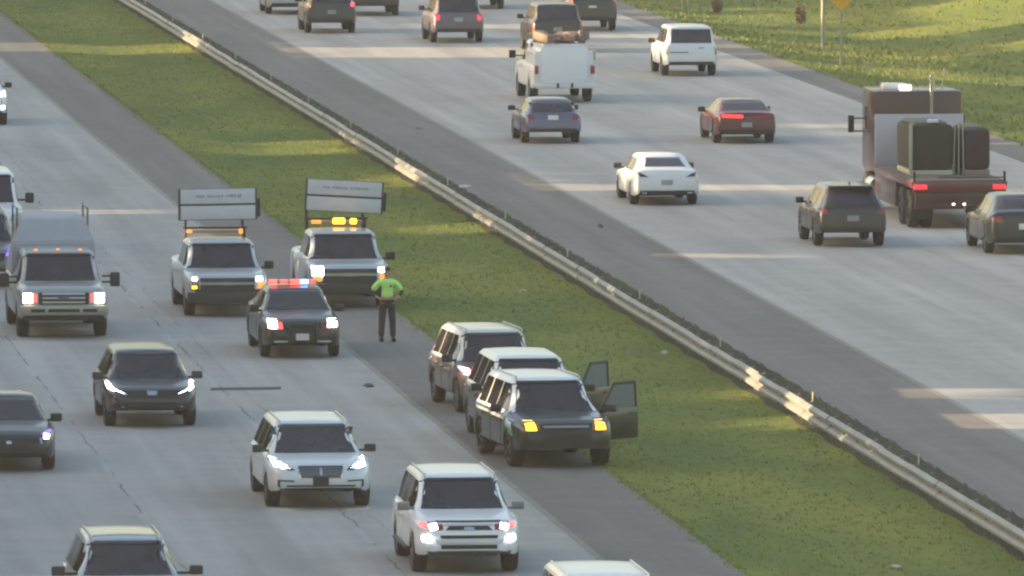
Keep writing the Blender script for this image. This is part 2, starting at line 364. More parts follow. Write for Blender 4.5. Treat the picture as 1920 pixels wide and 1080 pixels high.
class Car:
    def __init__(s, name, cat, label, L, W, Hh, top, belt, wr, paintm, sill=.37, tr=.34, ax=(None, None), wid=None, end=.42, group=None, rim=RIM, crown=.02, roofm=None):
        s.L, s.W, s.H = L, W, Hh; F, R = L/2, -L/2; s.F, s.R = F, R; s.tr = tr; s.end = end
        s.xf = F-.92 if ax[0] is None else ax[0]; s.xr = R+1.0 if ax[1] is None else ax[1]
        s.root = empty(name, (0, 0, 0), 0, label, cat, group); s.paint = paintm
        wid = wid or [(R, W/2-.13), (R+.08, W/2-.07), (R+.5, W/2), (F-.95, W/2), (F-.45, W/2-.035), (F-.2, W/2-.09), (F-.06, W/2-.17), (F, W/2-.27)]
        arch = tr+.055
        xs = set([R, R+.02, R+.05, R+.1, R+.16, F, F-.02, F-.05, F-.1, F-.16]); x = R+.16
        while x < F-.16: xs.add(round(x, 3)); x += .075
        for xa in (s.xf, s.xr):
            for k in range(-4, 5): xs.add(round(xa+arch*sin(k*pi/8)*.999, 3))
        for p_ in top: xs.add(p_[0])
        xs = sorted(xs); bm = bmesh.new(); rows = []
        for x in xs:
            zt = ipol(top, x); w_ = ipol(wid, x); zs = min(ipol(belt, x), zt-.015)
            e = min(x-R, F-x); zb = sill if e > .45 else sill+(end-sill)*(1-e/.45)
            if e < .12: zb += (.12-e)*.5
            for xa in (s.xf, s.xr):
                d = abs(x-xa)
                if d < arch: zb = max(zb, tr+sqrt(arch*arch-d*d))
            zb = min(zb, zs-.06)
            t = max(0, min(1, (zt-zs)/.42)); wt = (w_-.13)*(1-t)+wr*t
            z = lambda f: zb+(zs-zb)*f
            up = zt-.055*t-.012
            P = [(w_-.06, zb), (w_-.015, zb+.05*min(1, (zs-zb)*3)), (w_, z(.42)), (w_-.012, z(.72)), (w_-.03, z(.92)), (w_-.07, zs)]
            A = (w_-.085, zs+.006)
            for f in (.33, .66, 1): P.append((A[0]+(wt-A[0])*f, A[1]+(up-A[1])*f))
            P += [(wt-.07, zt-.004), (wt*.5, zt+crown*.7), (0, zt+crown)]
            full = P+[(-a, b) for a, b in P[-2::-1]]
            rows.append([bm.verts.new((x, a, b)) for a, b in full])
        n = len(rows[0])
        for A, B in zip(rows, rows[1:]):
            for i in range(n-1): bm.faces.new((A[i], A[i+1], B[i+1], B[i]))
        bm.faces.new(rows[0]); bm.faces.new(rows[-1][::-1])
        bmesh.ops.recalc_face_normals(bm, faces=bm.faces)
        if sum(f.normal.z*f.calc_area() for f in bm.faces) < 0: bmesh.ops.reverse_faces(bm, faces=bm.faces)
        s.bvh = BVHTree.FromBMesh(bm)
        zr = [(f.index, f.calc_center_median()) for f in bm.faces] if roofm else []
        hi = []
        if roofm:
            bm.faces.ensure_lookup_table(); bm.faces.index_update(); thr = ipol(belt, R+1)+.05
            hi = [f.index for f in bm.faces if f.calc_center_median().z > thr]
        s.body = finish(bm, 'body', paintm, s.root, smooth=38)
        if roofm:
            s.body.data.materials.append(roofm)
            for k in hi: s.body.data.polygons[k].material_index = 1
        pbox('chassis', BLK, s.root, ((0, 0, sill+.15), (L-.6, W-.34, .26)), ((0, 0, .64), (L-1.2, W-.5, .30)), ((0, 0, sill+.17), (L-.16, W-.72, .20)))
        tw = .235 if tr < .38 else .27
        for xa in (s.xf, s.xr):
            for sg in (1, -1): wheel(s.root, xa, sg*(W/2-tw/2-.02), tr, tw, rim, sg)
    def panel(s, name, m, d, quad, n=6, k=4, eps=.006, parent=None, th=.03):
        """a quad given in the plane facing direction d, laid onto the body"""
        D = {'f': Vector((-1, 0, 0)), 'r': Vector((1, 0, 0)), 'l': Vector((0, -1, 0)), 'R': Vector((0, 1, 0)), 't': Vector((0, 0, -1))}[d]
        mk = {'f': lambda a, b: Vector((9, a, b)), 'r': lambda a, b: Vector((-9, a, b)), 'l': lambda a, b: Vector((a, 9, b)), 'R': lambda a, b: Vector((a, -9, b)), 't': lambda a, b: Vector((a, b, 9))}[d]
        q = [Vector(c) for c in quad]; G = []
        for i in range(n+1):
            row = []
            for j in range(k+1):
                a, b = i/n, j/k
                p2 = (q[0]*(1-a)+q[1]*a)*(1-b)+(q[3]*(1-a)+q[2]*a)*b
                o = mk(p2.x, p2.y); h = s.bvh.ray_cast(o, D)
                row.append([o, h[3]])
            G.append(row)
        known = [c[1] for r in G for c in r if c[1] is not None]
        if not known: return None
        far = sorted(known)[len(known)//2]
        bm = bmesh.new(); V = [[bm.verts.new(c[0]+D*((c[1] if c[1] is not None and c[1] < far+.9 else far)-eps)) for c in r] for r in G]
        for i in range(n):
            for j in range(k): bm.faces.new((V[i][j], V[i+1][j], V[i+1][j+1], V[i][j+1]))
        bord = [V[i][0] for i in range(n+1)]+[V[n][j] for j in range(1, k+1)]+[V[i][k] for i in range(n-1, -1, -1)]+[V[0][j] for j in range(k-1, 0, -1)]
        low = [bm.verts.new(v.co+D*th) for v in bord]
        for i in range(len(bord)):
            a, b = bord[i], bord[(i+1) % len(bord)]; bm.faces.new((b, a, low[i], low[(i+1) % len(bord)]))
        bmesh.ops.recalc_face_normals(bm, faces=bm.faces)
        fs = sum((f.normal.dot(-D))*f.calc_area() for f in list(bm.faces)[:n*k])
        if fs < 0: bmesh.ops.reverse_faces(bm, faces=bm.faces)
        return finish(bm, name, m, parent or s.root, smooth=40)
    def pair(s, name, m, d, quad, **kw):
        """the same panel on both sides of the car"""
        A = s.panel(name, m, d, quad, **kw)
        if d in ('f', 'r'): B = s.panel(name, m, d, [(-a, b) for a, b in quad], **kw)
        elif d == 't': B = s.panel(name, m, d, [(a, -b) for a, b in quad], **kw)
        else: B = s.panel(name, m, 'R' if d == 'l' else 'l', quad, **kw)
        return A, B
    def mirror(s, x, z, m, w_=.22, h=.17, out=.08, body=None):
        for sg in (1, -1):
            bm = bmesh.new(); y = sg*(s.W/2+out-.02)
            box(bm, (x, y, z), (.12, w_, h), .035); box(bm, (x, sg*(s.W/2+out*.1-.05), z-.05), (.07, out+.12, .05), .01)
            finish(bm, 'mirror', m, s.root)
    def rails(s, x0, x1, y, z, m=CHR):
        y = s.wr-.075; z = s.H-.015
        for sg in (1, -1):
            ptube('roof_rail', m, s.root, ((x0, sg*y, z-.05), (x0+.08, sg*y, z+.04), .018), ((x0+.08, sg*y, z+.04), (x1-.08, sg*y, z+.05), .018), ((x1-.08, sg*y, z+.05), (x1, sg*y, z-.04), .018))
    def place(s, x, y, axle='f', yaw=0, away=False, k=1.0, ky=1.0):
        s.root.scale = (1, ky, k)
        th = (pi/2 if away else -pi/2)+PHI+radians(yaw); P = px(x, y)
        a = s.xf if axle == 'f' else s.xr
        s.root.rotation_euler = (0, 0, th); s.root.location = (P.x-cos(th)*a, P.y-sin(th)*a, 0.002); return s

def top_suv(L, Hh, hood, bz, wb, wt, rt, rb=.06, tail=.62):
    F, R = L/2, -L/2
    return [(R, tail), (R+.03, bz-.16), (R+rb, bz), (R+rb+.03, bz+.05), (R+rt, Hh-.05), (R+rt+.12, Hh-.02), (R+rt+.6, Hh), (F-wt-.55, Hh), (F-wt-.15, Hh-.015), (F-wt, Hh-.05), (F-wb, hood+.035), (F-wb+.06, hood+.01),
            (F-.65, hood-.04), (F-.3, hood-.09), (F-.14, hood-.15), (F-.05, hood-.23), (F, hood-.33)]
def top_sedan(L, Hh, hood, tz, wb, wt, rt, rb, tail=.55):
    F, R = L/2, -L/2
    return [(R, tail), (R+.03, tz-.16), (R+.09, tz-.03), (R+.2, tz), (R+rb, tz+.02), (R+rb+.03, tz+.035), (R+rt, Hh-.05), (R+rt+.15, Hh-.015), (R+rt+.6, Hh), (F-wt-.5, Hh), (F-wt-.15, Hh-.012), (F-wt, Hh-.045), (F-wb, hood+.03), (F-wb+.06, hood+.005),
            (F-.65, hood-.06), (F-.3, hood-.13), (F-.14, hood-.19), (F-.05, hood-.26), (F, hood-.36)]
def top_pick(L, Hh, hood, bed, wb, wt, cab, tail=.7):
    F, R = L/2, -L/2
    return [(R, bed-.06), (R+.03, bed), (R+cab-.06, bed), (R+cab, bed+.03), (R+cab+.12, Hh-.06), (R+cab+.25, Hh-.015), (F-wt-.4, Hh), (F-wt-.12, Hh-.01), (F-wt, Hh-.045), (F-wb, hood+.03), (F-wb+.06, hood),
            (F-.6, hood-.02), (F-.25, hood-.05), (F-.1, hood-.10), (F-.04, hood-.16), (F, hood-.24)]

def glass_front(c, wb, wt, hood, wr, Hh, gl=GLASS):
    return c.panel('windshield', gl, 'f', [(-(c.W/2-.125), hood+.03), (c.W/2-.125, hood+.03), (wr-.025, Hh-.06), (-(wr-.025), Hh-.06)], n=16, k=8, eps=.012)

def glass_extras(c, hood, Hh, wr):
    c.panel('wiper', BLK, 'f', [(-.55, hood+.045), (.05, hood+.045), (.05, hood+.065), (-.55, hood+.10)], n=4, k=1, eps=.022)
    c.panel('sun_strip', mat('sun_strip', (.008, .008, .01), .2), 'f', [(-(wr-.06), Hh-.13), (wr-.06, Hh-.13), (wr-.07, Hh-.085), (-(wr-.07), Hh-.085)], n=8, k=1, eps=.018)
def glass_side(c, xs, z0, z1, gl=GLASS, handles=True):
    """xs = list of (bottom_front, bottom_rear, top_front, top_rear) windows"""
    for a, b, a2, b2 in xs:
        c.pair('side_window', gl, 'l', [(b, z0), (a, z0), (a2, z1), (b2, z1)], n=4, k=3, eps=.005)
def doors(c, xs, z0, z1, hm=None):
    for a, b in xs:
        ds = c.pair('door', c.paint, 'l', [(b, z0), (a, z0), (a-.02, z1), (b, z1)], n=4, k=4, eps=.008)
        for d, sg in zip(ds, (1, -1)):
            pbox('handle', hm or c.paint, d, ((b+.16, sg*(c.W/2+.018), z1-.12), (.17, .03, .035)), bev=.008)
def plate(c, d, z, m=PLATE, w_=.155, h=.075):
    c.panel('license_plate', m, d, [(-w_, z-h), (w_, z-h), (w_, z+h), (-w_, z+h)], n=2, k=2, eps=.02)

def suv(name, label, pm, L=4.7, W=1.9, Hh=1.72, hood=1.03, bz=1.05, wb=1.25, wt=1.95, rt=.45, wr=None, cat='SUV', tr=.36, rim=RIM, belt=None, nd=3, rb=.06, frontwin=True, **kw):
    wr = wr or W/2-.295; F, R = L/2, -L/2
    c = Car(name, cat, label, L, W, Hh, top_suv(L, Hh, hood, bz, wb, wt, rt, rb), belt or [(R, bz), (F-wb, bz-.03), (F, hood-.2)], wr, pm, tr=tr, rim=rim, **kw)
    glass_front(c, wb, wt, hood, wr, Hh); glass_extras(c, hood, Hh, wr)
    x0, x1 = F-wb-.28, R+.38
    d = (x0-x1)
    z0, z1 = bz+.045, Hh-.12
    sh = (Hh-hood)*.62
    glass_side(c, [(x0, x0-.33*d, x0-sh*.95, x0-.34*d), (x0-.36*d, x0-.66*d, x0-.37*d, x0-.66*d), (x0-.69*d, x1+.02, x0-.69*d, x1+.22)], z0, z1)
    doors(c, [(x0-.05, x0-.35*d), (x0-.37*d, x0-.68*d)], .42, bz-.03)
    c.panel('rear_window', GLASS, 'r', [(-(W/2-.25), bz+.07), (W/2-.25, bz+.07), (wr-.06, Hh-.1), (-(wr-.06), Hh-.1)], n=6, k=4)
    c.wr = wr; return c
def sedan(name, label, pm, L=4.8, W=1.84, Hh=1.45, hood=.95, tz=1.02, bz=.93, wb=1.4, wt=2.15, rt=1.35, rb=.6, wr=None, cat='car', rim=RIM, tr=.33, **kw):
    wr = wr or W/2-.29; F, R = L/2, -L/2
    c = Car(name, cat, label, L, W, Hh, top_sedan(L, Hh, hood, tz, wb, wt, rt, rb), [(R, tz-.06), (R+1.2, bz+.03), (F-wb, bz-.02), (F, hood-.2)], wr, pm, tr=tr, sill=.27, end=.35, rim=rim, **kw)
    glass_front(c, wb, wt, hood, wr, Hh); glass_extras(c, hood, Hh, wr)
    x0, x1 = F-wb-.3, R+rb+.45; d = x0-x1
    glass_side(c, [(x0, x0-.46*d, x0-.42, x0-.46*d), (x0-.49*d, x1, x0-.49*d, x1+.4)], bz+.06, Hh-.11)
    doors(c, [(x0-.05, x0-.47*d), (x0-.49*d, x1+.15)], .38, bz-.02)
    c.panel('rear_window', GLASS, 'r', [(-(W/2-.24), tz+.06), (W/2-.24, tz+.06), (wr-.04, Hh-.07), (-(wr-.04), Hh-.07)], n=8, k=4)
    c.wr = wr; return c
def pickup(name, label, pm, L=5.8, W=2.02, Hh=1.9, hood=1.2, bed=1.25, wb=1.35, wt=2.0, cab=1.95, cat='pickup truck', tr=.40, **kw):
    wr = W/2-.22; F, R = L/2, -L/2; bz = 1.2
    c = Car(name, cat, label, L, W, Hh, top_pick(L, Hh, hood, bed, wb, wt, cab), [(R, bed-.04), (F-wb, bz-.01), (F, hood-.12)], wr, pm, tr=tr, sill=.45, end=.52, ax=(F-.95, R+1.2),
            wid=[(R, W/2-.05), (R+.3, W/2), (F-.7, W/2), (F-.3, W/2-.02), (F-.1, W/2-.06), (F-.03, W/2-.11), (F, W/2-.17)], **kw)
    glass_front(c, wb, wt, hood, wr, Hh); glass_extras(c, hood, Hh, wr)
    x0, x1 = F-wb-.25, R+cab+.18; d = x0-x1
    glass_side(c, [(x0, x0-.5*d, x0-.45, x0-.5*d), (x0-.54*d, x1, x0-.54*d, x1+.06)], bz+.05, Hh-.13)
    doors(c, [(x0-.02, x0-.51*d), (x0-.53*d, x1-.02)], .55, bz-.05)
    c.panel('rear_window', GLASS, 'r', [(-(W/2-.32), bed+.1), (W/2-.32, bed+.1), (wr-.04, Hh-.12), (-(wr-.04), Hh-.12)], n=4, k=3)
    c.panel('bed_floor', BLK, 't', [(R+.08, -(W/2-.16)), (R+cab-.12, -(W/2-.16)), (R+cab-.12, W/2-.16), (R+.08, W/2-.16)], n=2, k=2, eps=.004, th=.002)
    c.wr = wr; return c

WHITE = paint('white_paint', (.72, .73, .74), .0); PEARL = paint('pearl_paint', (.62, .64, .66), .1)
SILV = paint('silver_paint', (.40, .42, .44), .5); DGREY = paint('dark_grey_paint', (.03, .031, .035), .2)
BLACK = paint('black_paint', (.010, .010, .011), .05); GREYP = paint('mid_grey_paint', (.16, .165, .175), .4)
TAN = paint('champagne_shaded', (.085, .055, .05), .2); GREEN = paint('dark_green_paint', (.007, .017, .011), .1)  # TAN carries the shade of the champagne body in its colour
VIOG = paint('violet_grey_paint', (.13, .12, .18), .35); MARO = paint('dark_red_paint', (.085, .007, .010), .1)
PLUM = paint('plum_grey_paint', (.12, .095, .12), .3); BRON = paint('charcoal_paint', (.028, .026, .026), .2)

# ---- oncoming carriageway
def crv():
    c = suv('parked_suv', 'x', DGREY); return c
c = suv('suv', 'dark grey SUV with slanted white headlights, alone in the lane behind the white sedan-nosed SUV', DGREY, L=4.6, W=1.87, Hh=1.68, hood=1.03, bz=1.04)
c.root['label'] = 'dark grey SUV with slanted bright white headlights, driving below the flatbed pickup at left'
c.pair('headlight', HLB, 'f', [(.52, .80), (.80, .92), (.84, 1.0), (.76, .92)], n=5, k=2, eps=.012)
c.pair('headlight', HLB, 'f', [(.74, .86), (.86, .90), (.87, 1.03), (.80, 1.0)], n=3, k=3, eps=.012)
c.panel('grille', BLK, 'f', [(-.48, .70), (.48, .70), (.56, .88), (-.56, .88)], eps=.01)
c.panel('badge', CHR, 'f', [(-.09, .78), (.09, .78), (.10, .87), (-.10, .87)], n=2, k=2, eps=.025)
c.panel('lower_grille', BLK, 'f', [(-.55, .49), (.55, .49), (.46, .62), (-.46, .62)], eps=.01)
c.pair('bumper_trim', CHR, 'f', [(.55, .49), (.59, .49), (.76, .64), (.73, .64)], n=3, k=1, eps=.012)
c.panel('bumper_guard', BLK, 'f', [(-.70, .44), (.70, .44), (.70, .48), (-.70, .48)], eps=.012)
c.mirror(c.F-1.45, 1.12, BLK); c.place(280, 797, k=.86)

c = suv('suv', 'pearl white SUV with wide dark mesh grille, bright headlights and black plate plinth', PEARL, L=5.05, W=2.0, Hh=1.74, hood=1.09, bz=1.08, wb=1.3, wt=2.1, tr=.38)
c.pair('headlight', HL, 'f', [(.56, .90), (.86, .93), (.89, 1.06), (.78, 1.05)], n=5, k=3, eps=.012)
c.pair('headlight_housing', BLK, 'f', [(.48, .86), (.62, .86), (.66, .93), (.56, .93)], n=3, k=2, eps=.011)
gq = c.panel('grille', mat('grille_mesh', (.05, .05, .055), .35, metal=.6), 'f', [(-.37, .70), (.37, .70), (.42, .95), (-.42, .95)], eps=.014)
c.panel('grille_frame', CHR, 'f', [(-.40, .675), (.40, .675), (.45, .975), (-.45, .975)], eps=.008)
for k in range(5): c.panel('grille_bar', CHR, 'f', [(-.38, .735+k*.042), (.38, .735+k*.042), (.385, .744+k*.042), (-.385, .744+k*.042)], n=4, k=1, eps=.02, parent=gq)
c.panel('badge', CHR, 'f', [(-.022, .76), (.022, .76), (.022, .90), (-.022, .90)], n=1, k=2, eps=.03)
plate(c, 'f', .61, BLK, .15, .10)
c.panel('lower_grille', BLK, 'f', [(-.80, .50), (.80, .50), (.80, .54), (-.80, .54)], n=8, eps=.012)
c.pair('intake_frame', BLK, 'f', [(.50, .61), (.80, .63), (.80, .66), (.50, .645)], n=3, k=1, eps=.012)
c.pair('intake_frame', BLK, 'f', [(.77, .52), (.81, .52), (.81, .65), (.77, .65)], n=1, k=2, eps=.012)
c.panel('bumper_guard', BLK, 'f', [(-.74, .44), (.74, .44), (.78, .48), (-.78, .48)], eps=.012)
c.mirror(c.F-1.5, 1.2, BLK); c.rails(-1.6, .9, .66, 1.74); c.place(594, 948, k=.84, ky=.97)

c = suv('suv', 'white off-road SUV with red-fringed headlights and bright fog lamps, next to the shoulder', WHITE, L=4.85, W=1.93, Hh=1.82, hood=1.17, bz=1.14, wb=1.3, wt=1.95, tr=.39, wr=.70)
c.pair('headlight', HLW, 'f', [(.55, .93), (.68, .90), (.72, 1.0), (.58, 1.03)], n=3, k=3, eps=.014)
c.pair('signal_or_fringe', RGLOW, 'f', [(.70, .93), (.86, .96), (.87, 1.04), (.72, 1.03)], n=3, k=3, eps=.014)  # red glow beside the headlight, put into an added piece
c.pair('headlight_fringe', mat('red_fringe', (.20, .04, .045), .3), 'f', [(.46, .90), (.88, .90), (.88, 1.06), (.46, 1.06)], n=5, k=3, eps=.008)  # lamp's red glow fringe painted around it
c.pair('fog_light', HLB, 'f', [(.69, .68), (.83, .69), (.83, .80), (.69, .79)], n=3, k=3, eps=.03)
c.panel('grille', BLK, 'f', [(-.42, .90), (.42, .90), (.34, .985), (-.34, .985)], eps=.012)
c.panel('grille_bar', mat('silver_trim', (.45, .46, .48), .35), 'f', [(-.46, .985), (.46, .985), (.40, 1.02), (-.40, 1.02)], eps=.025, k=1)
c.panel('hood_scoop', BLK, 'f', [(-.58, 1.04), (.58, 1.04), (.58, 1.075), (-.58, 1.075)], eps=.01, k=1)
c.panel('badge', CHR, 'f', [(-.10, .905), (.10, .905), (.08, .965), (-.08, .965)], n=2, k=2, eps=.03)
c.panel('lower_grille', BLK, 'f', [(-.50, .735), (.50, .735), (.52, .80), (-.52, .80)], eps=.012, k=1)
c.panel('bumper_bar', PEARL, 'f', [(-.58, .645), (.58, .645), (.60, .715), (-.60, .715)], eps=.035, k=2)
c.panel('lower_grille', BLK, 'f', [(-.50, .53), (.50, .53), (.50, .61), (-.50, .61)], eps=.012, k=1)
c.panel('bumper_guard', BLK, 'f', [(-.72, .43), (.72, .43), (.75, .49), (-.75, .49)], eps=.012, k=1)
c.mirror(c.F-1.5, 1.24, GREYP); c.rails(-1.7, .8, .66, 1.82); c.place(870, 1070, k=.86, ky=.96)
for sg in (1, -1): pbox('running_board', BLK, c.root, ((0, sg*.95, .42), (2.2, .16, .06)))

c = sedan('car', 'dark grey sedan cut by the left edge of the photo, one blue-white headlight showing', DGREY, L=4.85, W=1.86, Hh=1.43)
c.pair('headlight', HLB, 'f', [(.66, .70), (.76, .69), (.78, .77), (.68, .79)], n=3, k=3, eps=.014)
c.pair('headlight_halo', VIO, 'f', [(.62, .78), (.80, .76), (.84, .84), (.72, .83)], n=3, k=3, eps=.012)  # violet glow around the headlight painted as an added piece
c.panel('grille', BLK, 'f', [(-.5, .45), (.5, .45), (.58, .70), (-.58, .70)], eps=.01)
c.pair('daytime_light', LENS, 'f', [(.60, .60), (.64, .60), (.62, .72), (.58, .72)], n=1, k=2, eps=.012)
c.panel('badge', CHR, 'f', [(-.05, .60), (.05, .60), (.05, .66), (-.05, .66)], n=1, k=1, eps=.02)
c.mirror(c.F-1.6, 1.0, BLK); c.place(12, 880, k=.93)

c = suv('suv', 'silver SUV with black-edged panoramic roof, cut by the bottom edge at lower left', SILV, L=4.6, W=1.86, Hh=1.68, hood=1.04, bz=1.05)
c.pair('headlight', emitm('orange_lamp', (1, .5, .25), 5), 'f', [(.55, .86), (.83, .88), (.85, .98), (.62, .97)], n=4, k=3, eps=.012)
c.panel('grille', BLK, 'f', [(-.45, .68), (.45, .68), (.52, .86), (-.52, .86)], eps=.01)
c.panel('sunroof', GLASS, 't', [(-.9, -.52), (.42, -.52), (.42, .52), (-.9, .52)], n=5, k=4, eps=.008)
c.mirror(c.F-1.45, 1.13, BLK, out=.2); c.rails(-1.5, .75, .64, 1.68, SILV); c.place(243, 1194, k=.90)

c = suv('suv', 'white SUV with only its roof showing at the bottom edge of the photo', WHITE, L=4.9, W=1.95, Hh=1.80, hood=1.13, bz=1.12, wt=2.0, wr=.74)
c.pair('headlight', HL, 'f', [(.55, .90), (.83, .92), (.85, 1.0), (.62, 1.0)], n=4, k=3, eps=.012)
c.panel('grille', BLK, 'f', [(-.45, .68), (.45, .68), (.52, .9), (-.52, .9)], eps=.01)
c.mirror(c.F-1.5, 1.2, BLK); c.rails(-1.7, .85, .69, 1.80, WHITE); c.place(1150, 1282, k=.88, ky=.94)

# pickup with utility cap, double headlights
c = pickup('work_pickup', 'tan-white heavy pickup with tall grey utility box and big black towing mirrors', paint('cream_grey_paint', (.33, .34, .33), .2), L=6.2, W=2.04, Hh=1.96, hood=1.26, bed=1.3, cab=2.3, tr=.41)
for q, m_ in (([(.70, .98), (.90, .98), (.90, 1.08), (.70, 1.08)], HLW), ([(.70, .86), (.90, .86), (.90, .95), (.70, .95)], HLW)): c.pair('headlight', m_, 'f', q, n=3, k=3, eps=.014)
c.pair('signal_or_fringe', RGLOW, 'f', [(.60, .88), (.68, .88), (.68, 1.07), (.60, 1.07)], n=1, k=2, eps=.013)  # added red piece carries the glow beside the headlights
g_ = c.panel('grille', BLK, 'f', [(-.56, .82), (.56, .82), (.56, 1.10), (-.56, 1.10)], eps=.01)
for z_ in (.85, .95, 1.05): c.panel('grille_bar', CHR, 'f', [(-.48, z_), (.48, z_), (.48, z_+.045), (-.48, z_+.045)], n=4, k=1, eps=.03, parent=g_)
c.panel('badge', mat('emblem_oval', (.10, .11, .14), .3), 'f', [(-.12, .93), (.12, .93), (.12, 1.02), (-.12, 1.02)], n=2, k=2, eps=.05)
pbox('bumper', mat('bumper_tan', (.33, .32, .27), .35, metal=.5), c.root, ((c.F+.02, 0, .68), (.16, 1.96, .24)), bev=.04)
pbox('bumper_intake', BLK, c.root, ((c.F+.085, 0, .68), (.04, .7, .08)), ((c.F+.085, .58, .68), (.04, .32, .08)), ((c.F+.085, -.58, .68), (.04, .32, .08)), bev=.01)
pbox('valance', BLK, c.root, ((c.F-.12, 0, .50), (.2, 1.7, .14)), bev=.03)
for sg in (1, -1):
    bm = bmesh.new(); box(bm, (c.F-1.55, sg*1.24, 1.30), (.12, .22, .34), .04); tube(bm, (c.F-1.55, sg*.95, 1.38), (c.F-1.55, sg*1.2, 1.38), .025); tube(bm, (c.F-1.55, sg*.95, 1.24), (c.F-1.55, sg*1.25, 1.24), .025)
    finish(bm, 'towing_mirror', BLK, c.root)
bm = bmesh.new()
for x_, z_, w_ in ((-.75, 1.3, .98), (-.75, 2.0, .95), (-1.15, 2.62, .72), (-3.05, 2.66, .72), (-3.08, 1.3, .98)): pass
pr = [(-.72, 1.28), (-.72, 2.05), (-1.1, 2.55), (-1.3, 2.62), (-3.05, 2.62), (-3.08, 1.28)]; wv = [.96, .94, .74, .70, .70, .96]
A = [bm.verts.new((x, w_, z)) for (x, z), w_ in zip(pr, wv)]; B = [bm.verts.new((x, -w_, z)) for (x, z), w_ in zip(pr, wv)]
C_ = [bm.verts.new((-3.06, s_*.94, 2.1)) for s_ in (1, -1)]
for i in range(len(pr)-1): bm.faces.new((A[i], B[i], B[i+1], A[i+1]))
bm.faces.new(A); bm.faces.new(B[::-1]); bmesh.ops.delete(bm, geom=C_, context='VERTS')
bmesh.ops.recalc_face_normals(bm, faces=bm.faces); bmesh.ops.bevel(bm, geom=list(bm.edges), offset=.03, segments=2, affect='EDGES')
finish(bm, 'utility_box', mat('box_grey_blue', (.34, .35, .39), .5), c.root)
for sg in (1, -1):
    bm = bmesh.new()
    for x_ in (-1.2, -2.9): tube(bm, (x_, sg*.80, 2.0), (x_, sg*.80, 2.85), .025)
    tube(bm, (-1.2, sg*.80, 2.82), (-2.9, sg*.80, 2.82), .022)
    finish(bm, 'ladder_rack', mat('rack_grey', (.2, .2, .22), .4, metal=.6), c.root)
pbox('clearance_light', AMBD, c.root, ((c.F-2.15, .5, 1.975), (.09, .08, .035)), ((c.F-2.15, -.5, 1.975), (.09, .08, .035)), ((c.F-2.15, 0, 1.985), (.09, .08, .035)), bev=.008)
c.place(115, 630, k=.94)

c = suv('suv', 'dark SUV with violet-fringed headlight, half hidden behind the utility pickup at far left', GREYP, L=4.7, W=1.9, Hh=1.72)
c.pair('headlight', VIO, 'f', [(.52, .78), (.86, .82), (.87, 1.02), (.62, 1.0)], n=4, k=3, eps=.012); c.pair('headlight_bulb', HLB, 'f', [(.70, .86), (.80, .86), (.80, .93), (.70, .93)], n=2, k=2, eps=.02)  # violet fringe of the headlight glow put into the lamp colour
c.panel('grille', BLK, 'f', [(-.48, .66), (.48, .66), (.52, .84), (-.52, .84)], eps=.01); c.mirror(c.F-1.5, 1.15, BLK); c.rails(-1.5, .7, .66, 1.72); c.place(-34, 537)
c = suv('van', 'tall white van with black door mirror, cut by the left edge behind the violet-fringed SUV', WHITE, L=5.3, W=1.98, Hh=1.98, hood=1.22, bz=1.2, wb=1.1, wt=1.75, cat='van', wr=.80, tr=.37)
c.panel('grille', BLK, 'f', [(-.5, .7), (.5, .7), (.55, .95), (-.55, .95)], eps=.01); c.pair('headlight', LENS, 'f', [(.6, .85), (.88, .85), (.88, 1.02), (.66, 1.02)], n=3, k=3, eps=.012)
c.mirror(c.F-1.35, 1.35, BLK, h=.26, out=.2); c.place(-30, 474)
c = suv('suv', 'white SUV sliver at the upper left edge with glaring headlight', WHITE, L=4.8, W=1.94, Hh=1.78, hood=1.12, bz=1.1)
c.pair('headlight', HLB, 'f', [(.6, .9), (.87, .92), (.88, 1.05), (.66, 1.03)], n=3, k=3, eps=.014); c.pair('fog_light', HL, 'f', [(.72, .52), (.84, .52), (.84, .62), (.72, .62)], n=2, k=2, eps=.014)
c.pair('bumper_panel', paint('violet_paint', (.05, .03, .16)), 'f', [(.5, .5), (.89, .5), (.9, .86), (.5, .86)], n=3, k=3, eps=.006)
c.mirror(c.F-1.5, 1.2, BLK); c.place(-45, 234)

